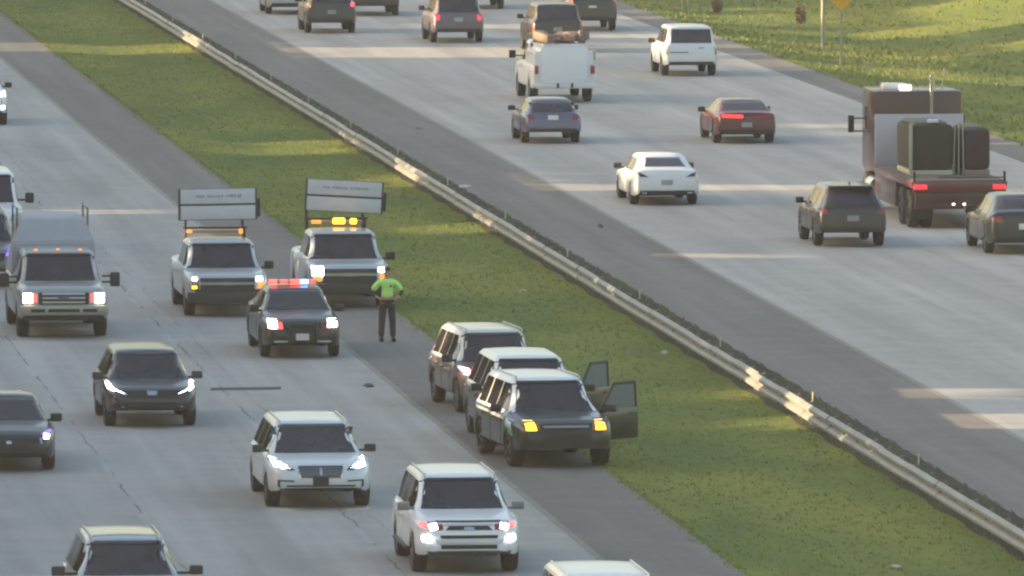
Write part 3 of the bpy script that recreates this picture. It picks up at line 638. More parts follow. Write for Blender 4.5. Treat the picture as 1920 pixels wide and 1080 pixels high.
# ---- two assistance pickups with folded message boards
GRP = 'silver assistance pickups with message boards'
def assist(label, x, y, yaw, tilt, boardpx, kind, vyaw=0):
    c = pickup('assistance_pickup', label, paint('assist_silver', (.46, .49, .52), .35), L=5.75, W=2.02, Hh=1.88, hood=1.18, group=GRP)
    g_ = c.panel('grille', mat('grille_dark', (.03, .03, .035), .4), 'f', [(-.66, .62), (.66, .62), (.66, 1.04), (-.66, 1.04)], eps=.01)
    c.panel('grille_bar', CHR, 'f', [(-.66, .86), (.66, .86), (.66, .93), (-.66, .93)], n=6, k=1, eps=.03, parent=g_)
    c.panel('badge', CHR, 'f', [(-.09, .85), (.09, .85), (.09, .94), (-.09, .94)], n=2, k=2, eps=.045)
    L1, L2 = (AMBD, HLW) if kind == 0 else (HL, HLW)
    # +y is the right-hand lamp in the picture
    c.panel('headlight', L2, 'f', [(.70, .96), (.84, .96), (.84, 1.07), (.70, 1.07)], n=2, k=2, eps=.016)
    c.panel('signal_or_fringe', AMBD, 'f', [(.72, .76), (.90, .78), (.90, .94), (.74, .94)], n=2, k=3, eps=.016)
    if kind == 0:
        c.panel('headlight', HLW, 'f', [(-.84, .98), (-.74, .98), (-.74, 1.06), (-.84, 1.06)], n=2, k=2, eps=.016)
        c.panel('signal_or_fringe', AMB, 'f', [(-.86, .76), (-.74, .76), (-.74, .84), (-.86, .84)], n=2, k=2, eps=.016)
        c.panel('headlight_housing', mat('amber_brown', (.25, .12, .03), .3), 'f', [(-.92, .72), (-.68, .72), (-.68, 1.09), (-.92, 1.09)], n=3, k=3, eps=.01)
    else:
        c.panel('headlight', emitm('headlamp_glare', (1, .93, .85), 14), 'f', [(-.92, .88), (-.66, .88), (-.66, 1.10), (-.92, 1.10)], n=4, k=4, eps=.03)
        c.panel('signal_or_fringe', AMBD, 'f', [(-.90, .72), (-.70, .72), (-.70, .86), (-.90, .86)], n=2, k=2, eps=.016)
    c.panel('bumper_cover', mat('bumper_black', (.035, .034, .032), .55), 'f', [(-.96, .50), (.96, .50), (.97, .74), (-.97, .74)], n=10, eps=.015)
    pbox('bumper', mat('bumper_black', (.035, .034, .032), .55), c.root, ((c.F+.02, 0, .52), (.16, 1.94, .30)), bev=.05)
    for sg in (1, -1):
        bm = bmesh.new(); box(bm, (c.F-1.55, sg*1.13, 1.27), (.13, .24, .22), .05); box(bm, (c.F-1.55, sg*1.0, 1.2), (.07, .25, .05), .01)
        finish(bm, 'mirror', paint('mirror_sunlit', (.7, .7, .68)) if sg < 0 else BLK, c.root)  # left mirror white: sunlight put into its paint
    c.place(x, y, yaw=vyaw, k=.87 if kind == 0 else .89, ky=.95)
    # light rack behind the cab
    bm = bmesh.new()
    for sg in (1, -1): tube(bm, (-.95, sg*.72, 1.22), (-.95, sg*.72, 2.12), .03)
    tube(bm, (-.95, -.78, 2.10), (-.95, .78, 2.10), .025)
    finish(bm, 'light_rack', BLK, c.root)
    bm = bmesh.new(); box(bm, (-.95, 0, 2.0), (.22, 1.3, .09), .02); finish(bm, 'light_bar', mat('bar_amber_off', (.30, .17, .07), .3), c.root)
    if kind == 0:
        pbox('beacon', AMBD, c.root, ((-.83, .62, 2.01), (.06, .10, .13)), ((-.83, -.64, 2.01), (.06, .14, .08)))
    else:
        pbox('beacon', YEL, c.root, ((-.84, .06, 2.04), (.08, .30, .15)), bev=.03); pbox('beacon', YEL, c.root, ((-.84, .42, 2.03), (.08, .16, .14)), bev=.03)
        pbox('beacon', AMBD, c.root, ((-.84, -.5, 2.02), (.06, .25, .10)))
    # board: two folded panels in a dark frame, seen from behind
    bx_ = -1.35
    for sg in (1, -1): ptube('board_mast', BLK, c.root, ((bx_, sg*.70, 1.2), (bx_, sg*.70, 2.3), .035))
    fr = bmesh.new(); zc = boardpx
    box(fr, (0, 0, 0), (.14, 1.94, .84), .012); ob = finish(fr, 'board_frame', mat('board_edge', (.05, .05, .055), .5), c.root); ob.location = (bx_, .09 if kind == 0 else .24, zc); ob.rotation_euler = (radians(tilt), 0, radians(yaw))
    for z_, hh in ((.215, .385), (-.22, .37)):
        fr = bmesh.new(); box(fr, (.075, 0, z_), (.03, 1.84, hh), .01); p_ = finish(fr, 'board_panel', mat('board_grey', (.50, .52, .55), .45), c.root); p_.parent = ob
        if z_ > 0:
            bm = bmesh.new(); y_ = -.52; k = 0
            while y_ < .62:
                w_ = random.uniform(.03, .06); h_ = random.choice([.05, .065, .08]); box(bm, (.094, y_, .22+random.uniform(-.006, .006)), (.008, w_, h_), 0); y_ += w_+random.uniform(.012, .03); k += 1
                if k in (3, 9): y_ += .05
            q = finish(bm, 'faded_lettering', mat('faded_ink', (.26, .28, .38), .6), c.root, smooth=0); q.parent = p_; q['kind'] = 'stuff'
    fr = bmesh.new(); box(fr, (-.02, 1.01, -.1), (.2, .07, .5), .01); q = finish(fr, 'side_bracket', BLK, c.root); q.parent = ob
    return c
assist('silver assistance pickup in the lane with level board and dim amber light bar', 421, 590, 3, 0.5, 2.70, 0)
assist('silver assistance pickup with tilted board and glowing yellow roof beacons, beside the person in lime', 650, 574, -4, -3.2, 2.66, 1)

# ---- black patrol sedan
c = sedan('police_car', 'black patrol car with lit red and blue light bar, stopped before the pickups', BLACK, L=5.05, W=1.9, Hh=1.47, hood=1.0, tz=1.05, bz=.96, cat='police car', rim=DKRIM)
c.panel('headlight', emitm('headlamp_soft', (1, .93, .88), 9), 'f', [(-.80, .70), (-.60, .70), (-.60, .88), (-.80, .88)], n=3, k=3, eps=.02)
c.panel('headlight', emitm('headlamp_soft', (1, .93, .88), 9), 'f', [(.60, .72), (.83, .72), (.83, .88), (.62, .88)], n=3, k=3, eps=.02)
c.panel('signal_or_fringe', RGLOW, 'f', [(-.60, .68), (-.46, .68), (-.48, .82), (-.60, .84)], n=2, k=2, eps=.014)
c.pair('headlight_housing', mat('red_fringe', (.20, .04, .045), .3), 'f', [(.44, .66), (.86, .67), (.86, .91), (.48, .90)], n=4, k=3, eps=.008)  # housing tinted red for the glow fringe of the lamps
c.panel('grille', BLK, 'f', [(-.40, .58), (.40, .58), (.44, .84), (-.44, .84)], eps=.01)
plate(c, 'f', .50); c.pair('fog_light', LENS, 'f', [(.35, .38), (.68, .38), (.66, .42), (.35, .42)], n=2, k=1, eps=.012)
lb = pbox('light_bar', mat('lightbar_dark', (.06, .06, .07), .3), c.root, ((-.15, 0, 1.56), (.28, 1.16, .09)), bev=.03)
for y0, w_, m_ in ((-.48, .2, REDB), (-.22, .2, RGLOW), (.05, .24, REDB), (.27, .18, BLUL), (.47, .14, RGLOW)): pbox('light_module', m_, lb, ((-.02, y0, 1.565), (.10, w_, .085)), bev=.015)
pbox('spotlight', CHR, c.root, ((c.F-1.62, -.98, 1.02), (.14, .12, .13)), bev=.04)
pbox('push_bumper', BLK, c.root, ((c.F+.08, .3, .6), (.07, .06, .5)), ((c.F+.08, -.3, .6), (.07, .06, .5)), ((c.F+.08, 0, .78), (.06, .7, .06)))
c.mirror(c.F-1.6, 1.04, BLK); c.place(561, 668, k=.97, ky=.92)

# ---- stopped vehicles on the shoulder
c = suv('suv', 'champagne SUV stopped on the shoulder behind two patrol SUVs, left side sunlit', TAN, L=4.75, W=1.88, Hh=1.72, hood=1.05, bz=1.06, roofm=paint('champagne_sunlit', (.58, .55, .48), .1))  # sunlit roof and shaded body put into two champagne paints
c.pair('headlight', emitm('pink_lamp', (1, .55, .5), 3), 'f', [(.70, .86), (.84, .88), (.86, 1.0), (.72, .99)], n=3, k=3, eps=.014); c.pair('headlight_housing', mat('red_fringe', (.20, .04, .045), .3), 'f', [(.46, .82), (.86, .86), (.87, 1.01), (.62, .98)], n=4, k=3, eps=.008)  # housing reddened with the lamp's glow fringe
c.panel('grille', BLK, 'f', [(-.44, .62), (.44, .62), (.5, .86), (-.5, .86)], eps=.01); c.panel('lower_grille', BLK, 'f', [(-.6, .48), (.6, .48), (.6, .58), (-.6, .58)], eps=.01)
c.mirror(c.F-1.5, 1.14, BLK); c.rails(-1.6, .75, .64, 1.72, CHR); c.place(938, 772, yaw=4, k=.93)

TGL = mat('door_glass', (.25, .28, .30), .05)
m_, t_, b_ = nmat('see_through_glass'); b_.inputs['Base Color'].default_value = (.16, .19, .20, 1); b_.inputs['Roughness'].default_value = .05; b_.inputs['Alpha'].default_value = .72; TGL = m_
def open_door(c, paintm, ang, xh=None, bz=1.12, top=1.72):
    xh = c.F-1.55 if xh is None else xh
    bm = bmesh.new(); box(bm, (-.54, 0, (bz+.45)/2), (1.08, .10, bz-.45), .03)
    d = finish(bm, 'open_door', paintm, c.root); d.location = (xh, c.W/2-.03, 0); d.rotation_euler = (0, 0, -radians(ang))
    bm = bmesh.new(); z1 = top-.06
    for a, b in (((-.02, 0, bz-.02), (-.42, 0, z1)), ((-.42, 0, z1), (-1.02, 0, z1)), ((-1.02, 0, z1), (-1.06, 0, bz-.02))): tube(bm, a, b, .028)
    finish(bm, 'window_frame', BLK, d)
    bm = bmesh.new(); v = [bm.verts.new(q) for q in ((-.05, 0, bz), (-1.04, 0, bz), (-1.0, 0, z1), (-.42, 0, z1))]; bm.faces.new(v); r_ = bmesh.ops.extrude_face_region(bm, geom=list(bm.faces)); bmesh.ops.translate(bm, vec=(0, .006, 0), verts=[q for q in r_['geom'] if isinstance(q, bmesh.types.BMVert)])
    finish(bm, 'pane', TGL, d, smooth=0)
    pbox('handle', paintm, d, ((-.92, .065, bz-.12), (.17, .03, .035)), bev=.008)
    bm = bmesh.new(); box(bm, (-.12, .17, bz+.04), (.12, .22, .16), .03); finish(bm, 'door_mirror', BLK, d)
    pbox('armrest', mat('door_trim', (.2, .2, .2), .7), d, ((-.55, -.07, bz-.22), (.6, .05, .08)))

c = suv('patrol_suv', 'black patrol SUV with open door, wedged between the green patrol SUV and the champagne SUV', BLACK, L=4.85, W=1.98, Hh=1.84, hood=1.12, bz=1.12, cat='police SUV', wr=.66, roofm=WHITE)
c.pair('headlight', LENS, 'f', [(.58, .86), (.85, .88), (.87, 1.0), (.64, .98)], n=3, k=3, eps=.012); c.panel('grille', BLK, 'f', [(-.5, .6), (.5, .6), (.5, .95), (-.5, .95)], eps=.01)
open_door(c, BLACK, 40); 
bm = bmesh.new(); box(bm, (c.F-1.5, -1.08, 1.2), (.12, .22, .17), .035); finish(bm, 'mirror', BLK, c.root)
c.place(1003, 832, yaw=1.5, k=.90)

c = suv('patrol_suv', 'dark green patrol SUV with yellow front lamps and open driver door, foremost on the shoulder', GREEN, L=4.85, W=1.97, Hh=1.80, hood=1.10, bz=1.10, cat='police SUV', tr=.38, rim=DKRIM, wr=.69, roofm=WHITE)
c.pair('headlight', YEL, 'f', [(.57, .83), (.77, .83), (.77, 1.02), (.60, 1.02)], n=3, k=3, eps=.02); c.pair('headlight_housing', mat('amber_smoke', (.30, .10, .03), .3), 'f', [(.50, .82), (.88, .84), (.88, 1.02), (.54, 1.02)], n=4, k=3, eps=.008)
g_ = c.panel('grille', BLK, 'f', [(-.46, .62), (.46, .62), (.48, 1.0), (-.48, 1.0)], eps=.01); c.panel('grille_bar', mat('bar_grey', (.25, .25, .27), .4), 'f', [(-.44, .88), (.44, .88), (.44, .92), (-.44, .92)], n=4, k=1, eps=.03, parent=g_)
c.pair('body_stripe', WHITE, 'l', [(c.R+.7, 1.0), (c.F-1.35, .96), (c.F-1.35, 1.02), (c.R+.7, 1.05)], n=8, k=1, eps=.014)
c.pair('fender_emblem', PEARL, 'l', [(c.F-1.05, .84), (c.F-.62, .80), (c.F-.70, 1.0), (c.F-1.12, 1.03)], n=3, k=3, eps=.013)
c.pair('fender_stripe', paint('bright_green', (.04, .22, .05)), 'l', [(c.F-.95, .74), (c.F-.45, .66), (c.F-.55, .80), (c.F-1.05, .84)], n=3, k=2, eps=.013)
c.pair('hood_stripe', paint('navy', (.03, .04, .12)), 't', [(c.F-1.2, .62), (c.F-.5, .60), (c.F-.5, .84), (c.F-1.2, .86)], n=3, k=2, eps=.008)
c.panel('bumper_guard', BLK, 'f', [(-.74, .43), (.74, .43), (.78, .62), (-.78, .62)], eps=.01)
bm = bmesh.new(); box(bm, (c.F-1.5, -1.08, 1.2), (.12, .22, .17), .035); finish(bm, 'mirror', BLK, c.root)
c.rails(-1.6, .6, .66, 1.80, CHR); open_door(c, GREEN, 52); c.place(1045, 872, yaw=5, k=.89)

# ---- departing carriageway (rear views)
def rear(c, tl, m=REDD, pl=None, pm=PLATE, low=True, bump=None):
    for q in tl: c.pair('taillight', m, 'r', q, n=3, k=3, eps=.012)
    if pl: plate(c, 'r', pl, pm)
    if low: c.panel('bumper_guard', BLK, 'r', [(-(c.W/2-.2), c.end+.01), (c.W/2-.2, c.end+.01), (c.W/2-.18, c.end+.11), (-(c.W/2-.18), c.end+.11)], eps=.012, k=1)
c = sedan('car', 'white sedan with dark angular taillights driving away left of centre in its carriageway', WHITE, L=4.85, W=1.85, Hh=1.46, tz=1.08, hood=.96, rt=1.25, rb=.5)
rear(c, [[(.50, .86), (.86, .88), (.86, 1.03), (.66, .96)]], mat('smoked_red', (.09, .02, .028), .2), .70, mat('plate_dim', (.3, .34, .32), .5)); c.pair('exhaust_tip', CHR, 'r', [(.55, .37), (.68, .37), (.68, .41), (.55, .41)], n=1, k=1, eps=.02)
c.mirror(c.F-1.65, 1.02, BLK); c.place(1243, 382, 'r', away=True, k=.90)
c = suv('suv', 'dark grey SUV driving away just left of the flatbed truck, with faint rear plate', BRON, L=4.6, W=1.87, Hh=1.66, bz=1.06, rt=.55)
rear(c, [[(.62, .92), (.88, .92), (.88, 1.08), (.70, 1.05)]], REDD, .80, mat('plate_dim2', (.25, .25, .25), .5)); c.mirror(c.F-1.5, 1.12, BLK); c.place(1590, 460, 'r', away=True, k=.93, ky=.97)
pbox('rear_spoiler', BRON, c.root, ((c.R+.48, 0, 1.645), (.28, 1.2, .045)), bev=.015); pbox('antenna_fin', BLK, c.root, ((c.R+.8, 0, 1.70), (.18, .04, .06)), bev=.015)
c = sedan('car', 'dark grey car at the right edge, following close behind the flatbed truck', DGREY, L=4.75, W=1.83, Hh=1.46, tz=1.1, rt=.95, rb=.35)
rear(c, [[(.52, .82), (.86, .84), (.86, 1.0), (.62, .98)]], REDD, .72); c.mirror(c.F-1.65, 1.0, BLK); c.place(1911, 474, 'r', away=True)
c = sedan('car', 'dark red sedan with a lit red left taillight, driving away in the right half', MARO, L=4.85, W=1.86, Hh=1.37, tz=1.02, rt=1.15, rb=.45)
c.panel('taillight', REDL, 'r', [(.12, .84), (.74, .86), (.76, .95), (.12, .93)], n=5, k=2, eps=.014); c.panel('taillight', REDD, 'r', [(-.74, .86), (-.20, .84), (-.20, .93), (-.76, .95)], n=4, k=2, eps=.012)
rear(c, [], REDD, .62, mat('plate_dim2', (.25, .25, .25), .5)); c.mirror(c.F-1.65, .96, BLK); c.place(1393, 267, 'r', away=True, k=.93)
c = suv('hatchback', 'violet-grey hatchback with a white plate tailing the white service truck', VIOG, L=4.35, W=1.79, Hh=1.5, hood=.98, bz=1.0, rt=.75, rb=.12, cat='car', tr=.33)
rear(c, [[(.56, .84), (.84, .86), (.82, 1.0), (.60, .97)]], mat('plum_lens', (.22, .03, .06), .25), .90); c.mirror(c.F-1.4, 1.08, BLK); c.place(1031, 267, 'r', away=True, k=.88)
c = suv('suv', 'boxy white SUV with black rear window driving near the grass bank', PEARL, L=4.7, W=1.88, Hh=1.78, bz=1.12, hood=1.08, rt=.22, rb=.03, wr=.72)
rear(c, [[(.80, .78), (.88, .78), (.88, 1.08), (.80, 1.06)]], mat('grey_lens', (.25, .10, .11), .3)); c.panel('emblem', mat('lettering_grey', (.12, .12, .14), .5), 'r', [(.10, .84), (.72, .84), (.72, .88), (.10, .88)], n=3, k=1, eps=.012)
c.panel('handle', mat('lettering_grey', (.12, .12, .14), .5), 'r', [(-.42, 1.0), (-.25, 1.0), (-.25, 1.035), (-.42, 1.035)], n=1, k=1, eps=.012)
c.mirror(c.F-1.5, 1.15, BLK); c.place(1290, 141, 'r', away=True, k=.95)
c = suv('minivan', 'plum-grey minivan with red taillights high beside its rear window, upper middle', PLUM, L=4.9, W=1.93, Hh=1.70, bz=1.05, rt=.35, wr=.72, cat='minivan')
rear(c, [[(.70, .82), (.90, .82), (.88, 1.1), (.66, 1.02)]], mat('lit_red_soft', (.45, .03, .06), .3, emit=(1, .08, .12), estr=.25), .86, mat('plate_dim', (.3, .34, .32), .5)); c.mirror(c.F-1.4, 1.15, BLK); c.place(855, 79, 'r', away=True)
c = suv('suv', 'dark SUV with one pink-red taillight glowing, upper left of the departing traffic', DGREY, L=4.7, W=1.9, Hh=1.75, bz=1.08, rt=.4)
c.panel('taillight', emitm('pink_red', (1, .05, .10), 1.0), 'r', [(-.86, 1.0), (-.72, 1.0), (-.70, 1.14), (-.86, 1.14)], n=2, k=2, eps=.02); c.panel('taillight', AMBD, 'r', [(.78, .98), (.90, .98), (.88, 1.12), (.76, 1.12)], n=2, k=2, eps=.02)
rear(c, [], REDD, .8, mat('plate_dim2', (.25, .25, .25), .5)); c.mirror(c.F-1.5, 1.15, BLK); c.place(618, 61, 'r', away=True)
c = sedan('car', 'silver sedan at the top edge, leftmost of the departing traffic', SILV, L=4.7, W=1.82, Hh=1.45)
rear(c, [[(.60, .82), (.86, .84), (.86, .98), (.66, .96)]], REDD, .7); c.mirror(c.F-1.6, 1.0, BLK); c.place(541, 26, 'r', away=True)
c = suv('suv', 'dark SUV at the top edge between the pink-lamped SUV and the plum minivan', BRON, L=4.8, W=1.95, Hh=1.78, bz=1.1)
rear(c, [[(.74, .8), (.9, .8), (.88, 1.1), (.7, 1.05)]], REDD, .8); c.mirror(c.F-1.5, 1.15, BLK); c.place(700, 29, 'r', away=True)
c = suv('suv', 'dark car mostly beyond the top edge, between minivan and off-roader', BRON, L=4.7, W=1.88, Hh=1.6)
rear(c, [[(.74, .8), (.88, .8), (.86, 1.0), (.7, .98)]], REDD, .8); c.place(900, 16, 'r', away=True)
c = suv('suv', 'dark off-roader with sunlit yellow flank directly ahead of the white service truck', BRON, L=4.6, W=1.9, Hh=1.75, bz=1.15, hood=1.1, rt=.2, rb=.04, wr=.72)
rear(c, [[(.80, .80), (.90, .80), (.88, 1.05), (.80, 1.05)]], REDD, .86, mat('plate_dim2', (.25, .25, .25), .5)); c.mirror(c.F-1.4, 1.2, BLK); c.place(1040, 98, 'r', away=True)
c = suv('suv', 'charcoal SUV with orange-lit left taillight at the top edge, right of the off-roader', DGREY, L=4.75, W=1.93, Hh=1.78, bz=1.12, rt=.35)
c.panel('taillight', emitm('orange_red', (1, .16, .04), 1.0), 'r', [(.76, 1.0), (.90, 1.0), (.88, 1.15), (.74, 1.15)], n=2, k=2, eps=.02); c.panel('taillight', REDD, 'r', [(-.90, .95), (-.76, .95), (-.74, 1.12), (-.88, 1.12)], n=2, k=2, eps=.02)
c.panel('emblem', PLATE, 'r', [(-.16, .88), (.16, .88), (.13, .96), (-.13, .96)], n=2, k=1, eps=.014); rear(c, [], REDD); c.mirror(c.F-1.5, 1.2, BLK); c.place(1106, 57, 'r', away=True)

# service truck with rounded white body and a load on top
c = pickup('service_truck', 'white service truck with rounded rear body and brown load on top', WHITE, L=5.9, W=2.06, Hh=1.92, cab=2.9, tr=.40, cat='truck')
bm = bmesh.new(); box(bm, (c.R+1.35, 0, 1.25), (2.9, 1.92, 1.30), 0)
es = [e for e in bm.edges if abs(e.verts[0].co.x-e.verts[1].co.x) > 1]; bmesh.ops.bevel(bm, geom=es, offset=.24, segments=5, affect='EDGES')
es = [e for e in bm.edges if e.calc_face_angle(0) > .8]; bmesh.ops.bevel(bm, geom=es, offset=.05, segments=2, affect='EDGES')
finish(bm, 'cargo_body', WHITE, c.root)
xr = c.R-.12
pbox('rear_door', WHITE, c.root, ((xr+.01, 0, 1.27), (.03, 1.5, 1.02)), bev=.01); pbox('bumper', PEARL, c.root, ((xr-.08, 0, .56), (.2, 1.9, .16)), bev=.03)
for sg in (1, -1): pbox('taillight', mat('red_lens', (.3, .02, .02)), c.root, ((xr, sg*.90, 1.08), (.06, .12, .28))); pbox('bumper_stop', BLK, c.root, ((xr-.2, sg*.23, .58), (.06, .07, .16)))
for z_ in (1.5, 1.05): pbox('side_vent', BLK, c.root, ((c.R+.2, -.98, z_), (.3, .05, .24)), bev=.01)
c.mirror(c.F-1.6, 1.4, BLK, h=.26, out=.22)
c.place(1050, 190, 'r', away=True)
bm = bmesh.new(); rr = random.Random(3)
for k in range(26):
    box(bm, (rr.uniform(-1.2, 1.1), rr.uniform(-.72, .72), rr.uniform(.06, .26)), (rr.uniform(.25, .8), rr.uniform(.15, .4), rr.uniform(.1, .28)), .02, rz=rr.uniform(-.6, .6), ry=rr.uniform(-.25, .25))
o = finish(bm, 'scrap_load', mat('brown_scrap', (.22, .15, .12), .8, var=.6, nscale=2.5)); th = pi/2+PHI
o.rotation_euler = (0, 0, th); o.location = c.root.location+Vector((cos(th)*(c.R+1.35), sin(th)*(c.R+1.35), 1.88)); o['label'] = 'brown jumbled load piled on the roof of the white service truck'; o['category'] = 'load'

# ---- flatbed truck
T = empty('flatbed_truck', (0, 0, 0), 0, 'maroon flatbed truck with pale bulkhead and two red rear lamps, driving away at right', 'truck')
RED_ = paint('deck_red', (.10, .014, .018), .1); MAR = paint('cab_maroon', (.045, .011, .014), .05)
bm = bmesh.new(); box(bm, (-.75, 0, 1.16), (7.5, 2.44, .17), .015); finish(bm, 'deck', RED_, T)
for k in range(10): pbox('deck_board', mat('deck_timber', (.12, .105, .09), .85, var=.35), T, ((-.75, -1.08+k*.24, 1.262), (7.3, .225, .035)), bev=.006)
pbox('rear_sill', RED_, T, ((-4.53, 0, 1.10), (.08, 2.44, .26)), bev=.02); pbox('rear_skirt', MAR, T, ((-4.34, 0, .76), (.08, 2.3, .46)), bev=.02)
for sg in (1, -1):
    pbox('taillight', emitm('truck_red', (1, .05, .07), .2), T, ((-4.59, sg*1.03, 1.12), (.05, .34, .13)), bev=.015)
    pbox('corner_stake', BLK, T, ((-4.48, sg*1.18, 1.38), (.05, .06, .28)), bev=.006)
    pbox('side_rail', RED_, T, ((-.75, sg*1.235, 1.2), (7.5, .03, .12)), bev=.008)
    pbox('toolbox', MAR, T, ((.9, sg*.98, .74), (4.0, .46, .66)), bev=.03)
    pbox('mudflap', BLK, T, ((-3.95, sg*.92, .62), (.02, .5, .75)), bev=.004)
pbox('marker_light', emitm('clear_small', (1, .8, .7), 1.2), T, ((-4.39, -.14, .66), (.03, .07, .05)), ((-4.39, .14, .66), (.03, .07, .05)), bev=.008)
pbox('rear_cross_rail', BLK, T, ((-4.48, -.3, 1.36), (.03, 1.7, .03)), bev=.004)
pbox('frame', BLK, T, ((.4, .42, .86), (9.4, .1, .26)), ((.4, -.42, .86), (9.4, .1, .26)))
for x_ in (-3.25, -1.95):
    for sg in (1, -1): wheel(T, x_, sg*1.05, .50, .30, DKRIM, sg); wheel(T, x_, sg*.72, .50, .28, DKRIM, sg)
for sg in (1, -1):
    wheel(T, 5.2, sg*1.03, .50, .30, RIM, sg)
    bm = bmesh.new(); tube(bm, (3.3, sg*1.0, .65), (4.4, sg*1.0, .65), .30, n=18); finish(bm, 'fuel_tank', CHR, T)
    pbox('cab_step', mat('step_sunlit', (.45, .33, .18), .4, metal=.6), T, ((4.3, sg*1.15, .45), (.5, .2, .06)), ((4.3, sg*1.15, .75), (.45, .2, .06)))  # gold tone puts warm sunlight into the step colour
bm = bmesh.new(); box(bm, (3.06, 0, 1.95), (.09, 2.38, 1.36), .02); finish(bm, 'bulkhead', mat('bulkhead_grey', (.42, .41, .46), .4, metal=.3), T)
bm = bmesh.new(); box(bm, (4.45, 0, 2.15), (2.5, 2.36, 2.2), .12); box(bm, (6.1, 0, 1.45), (1.3, 2.0, 1.1), .15); finish(bm, 'cab', MAR, T)
bm = bmesh.new(); box(bm, (5.72, 0, 2.45), (.06, 2.0, .7), .02); finish(bm, 'windshield', GLASS, T)
for sg in (1, -1): pbox('side_window', GLASS, T, ((5.1, sg*1.185, 2.45), (.7, .02, .6)), bev=.008)
bm = bmesh.new(); box(bm, (4.3, .52, 3.32), (.6, .65, .16), .06); finish(bm, 'roof_unit', WHITE, T)
pbox('beacon', emitm('beacon_cream', (1, .8, .55), 1.5), T, ((3.6, .30, 3.32), (.2, .32, .13)), bev=.04)
ptube('exhaust_stack', CHR, T, ((3.2, -.35, 1.3), (3.2, -.35, 3.7), .05), n=10); ptube('antenna', mat('pale_rod', (.5, .5, .4)), T, ((3.25, -.62, 3.2), (3.25, -.70, 3.85), .015), ((3.25, -.45, 3.2), (3.25, -.42, 3.75), .012))
for sg in (1, -1):
    bm = bmesh.new(); box(bm, (5.5, sg*1.50, 2.25), (.12, .16, .46), .03); tube(bm, (5.5, sg*1.15, 2.4), (5.5, sg*1.5, 2.4), .02); tube(bm, (5.5, sg*1.15, 2.05), (5.5, sg*1.5, 2.05), .02); finish(bm, 'mirror', BLK, T)
th = pi/2+PHI; P = px(1799, 431)
T.rotation_euler = (0, 0, th); T.location = (P.x+cos(th)*4.5, P.y+sin(th)*4.5, .002)
def on_truck(o, x, y, z):
    o.rotation_euler = (0, 0, th); o.location = T.location+Vector((cos(th)*x-sin(th)*y, sin(th)*x+cos(th)*y, z))
K = empty('tarped_crate', (0, 0, 0), 0, 'dark green tarped crate on the left of the truck deck, tied with pale posts', 'crate')
bm = bmesh.new(); box(bm, (0, 0, .72), (2.6, 1.16, 1.2), .16); finish(bm, 'tarp', mat('green_tarp', (.028, .031, .02), .8, var=.3), K)
pbox('top_cover', mat('cover_grey', (.10, .11, .09), .7, var=.3), K, ((0, 0, 1.33), (2.2, .86, .10)), bev=.04); pbox('pallet', mat('pallet_pale', (.42, .40, .34), .8), K, ((0, 0, .06), (2.6, 1.1, .12)), bev=.01)
pbox('corner_post', mat('pale_strap', (.35, .34, .27), .6), K, ((-1.32, .56, .7), (.06, .09, 1.3)), bev=.01); pbox('tarp_roll', PEARL, K, ((-1.1, -.05, 1.41), (.16, .28, .10)), bev=.03)
on_truck(K, -.6, .36, 1.28)
K = empty('tarped_crate', (0, 0, 0), 0, 'smaller purplish-dark crate on the right of the truck deck', 'crate')
bm = bmesh.new(); box(bm, (0, 0, .66), (2.4, .70, 1.08), .15); finish(bm, 'tarp', mat('plum_tarp', (.038, .026, .032), .8, var=.3), K)
pbox('top_cover', mat('cover_grey', (.18, .19, .16), .7), K, ((0, 0, 1.21), (2.0, .42, .07)), bev=.03); pbox('pallet', mat('pallet_dull', (.22, .18, .16), .8), K, ((0, 0, .06), (2.4, .66, .12)), bev=.01)
on_truck(K, -.6, -.86, 1.28)
bm = bmesh.new()
for y_ in (-.13, 0, .13): tube(bm, (0, y_, 0), (0, y_*.8, 1.32), .02)
o = finish(bm, 'tie_rods', mat('pale_strap', (.35, .34, .27), .6)); o['label'] = 'three pale upright rods lashed between the two crates on the truck'; o['category'] = 'rods'; on_truck(o, -1.75, -.37, 1.28)

# ---------------------------------------------------------------- person
def skin_mesh(pts, edges, m, name, parent=None, sub=1, root=0):
    me = bpy.data.meshes.new(name); me.from_pydata([p[0] for p in pts], edges, []); o = bpy.data.objects.new('tmp', me); COL.objects.link(o)
    md = o.modifiers.new('s', 'SKIN'); md.use_smooth_shade = True
    for i, p in enumerate(pts):
        r = p[1]; r = r if isinstance(r, tuple) else (r, r); me.skin_vertices[0].data[i].radius = r
        me.skin_vertices[0].data[i].use_root = (i == root)
    s_ = o.modifiers.new('u', 'SUBSURF'); s_.levels = sub; s_.render_levels = sub
    dg = bpy.context.evaluated_depsgraph_get(); m2 = bpy.data.meshes.new_from_object(o.evaluated_get(dg)); bpy.data.objects.remove(o)
    m2.materials.clear(); m2.name = name; r_ = link(m2, name, m, parent); m2.shade_smooth(); return r_
pr = px(726, 640)
PE = empty('person', (pr.x, pr.y, 0.002), radians(6), 'person in lime high-visibility shirt and dark trousers, hands on hips beside the pickup', 'person'); PE.scale = (.93, 1.0, .93)
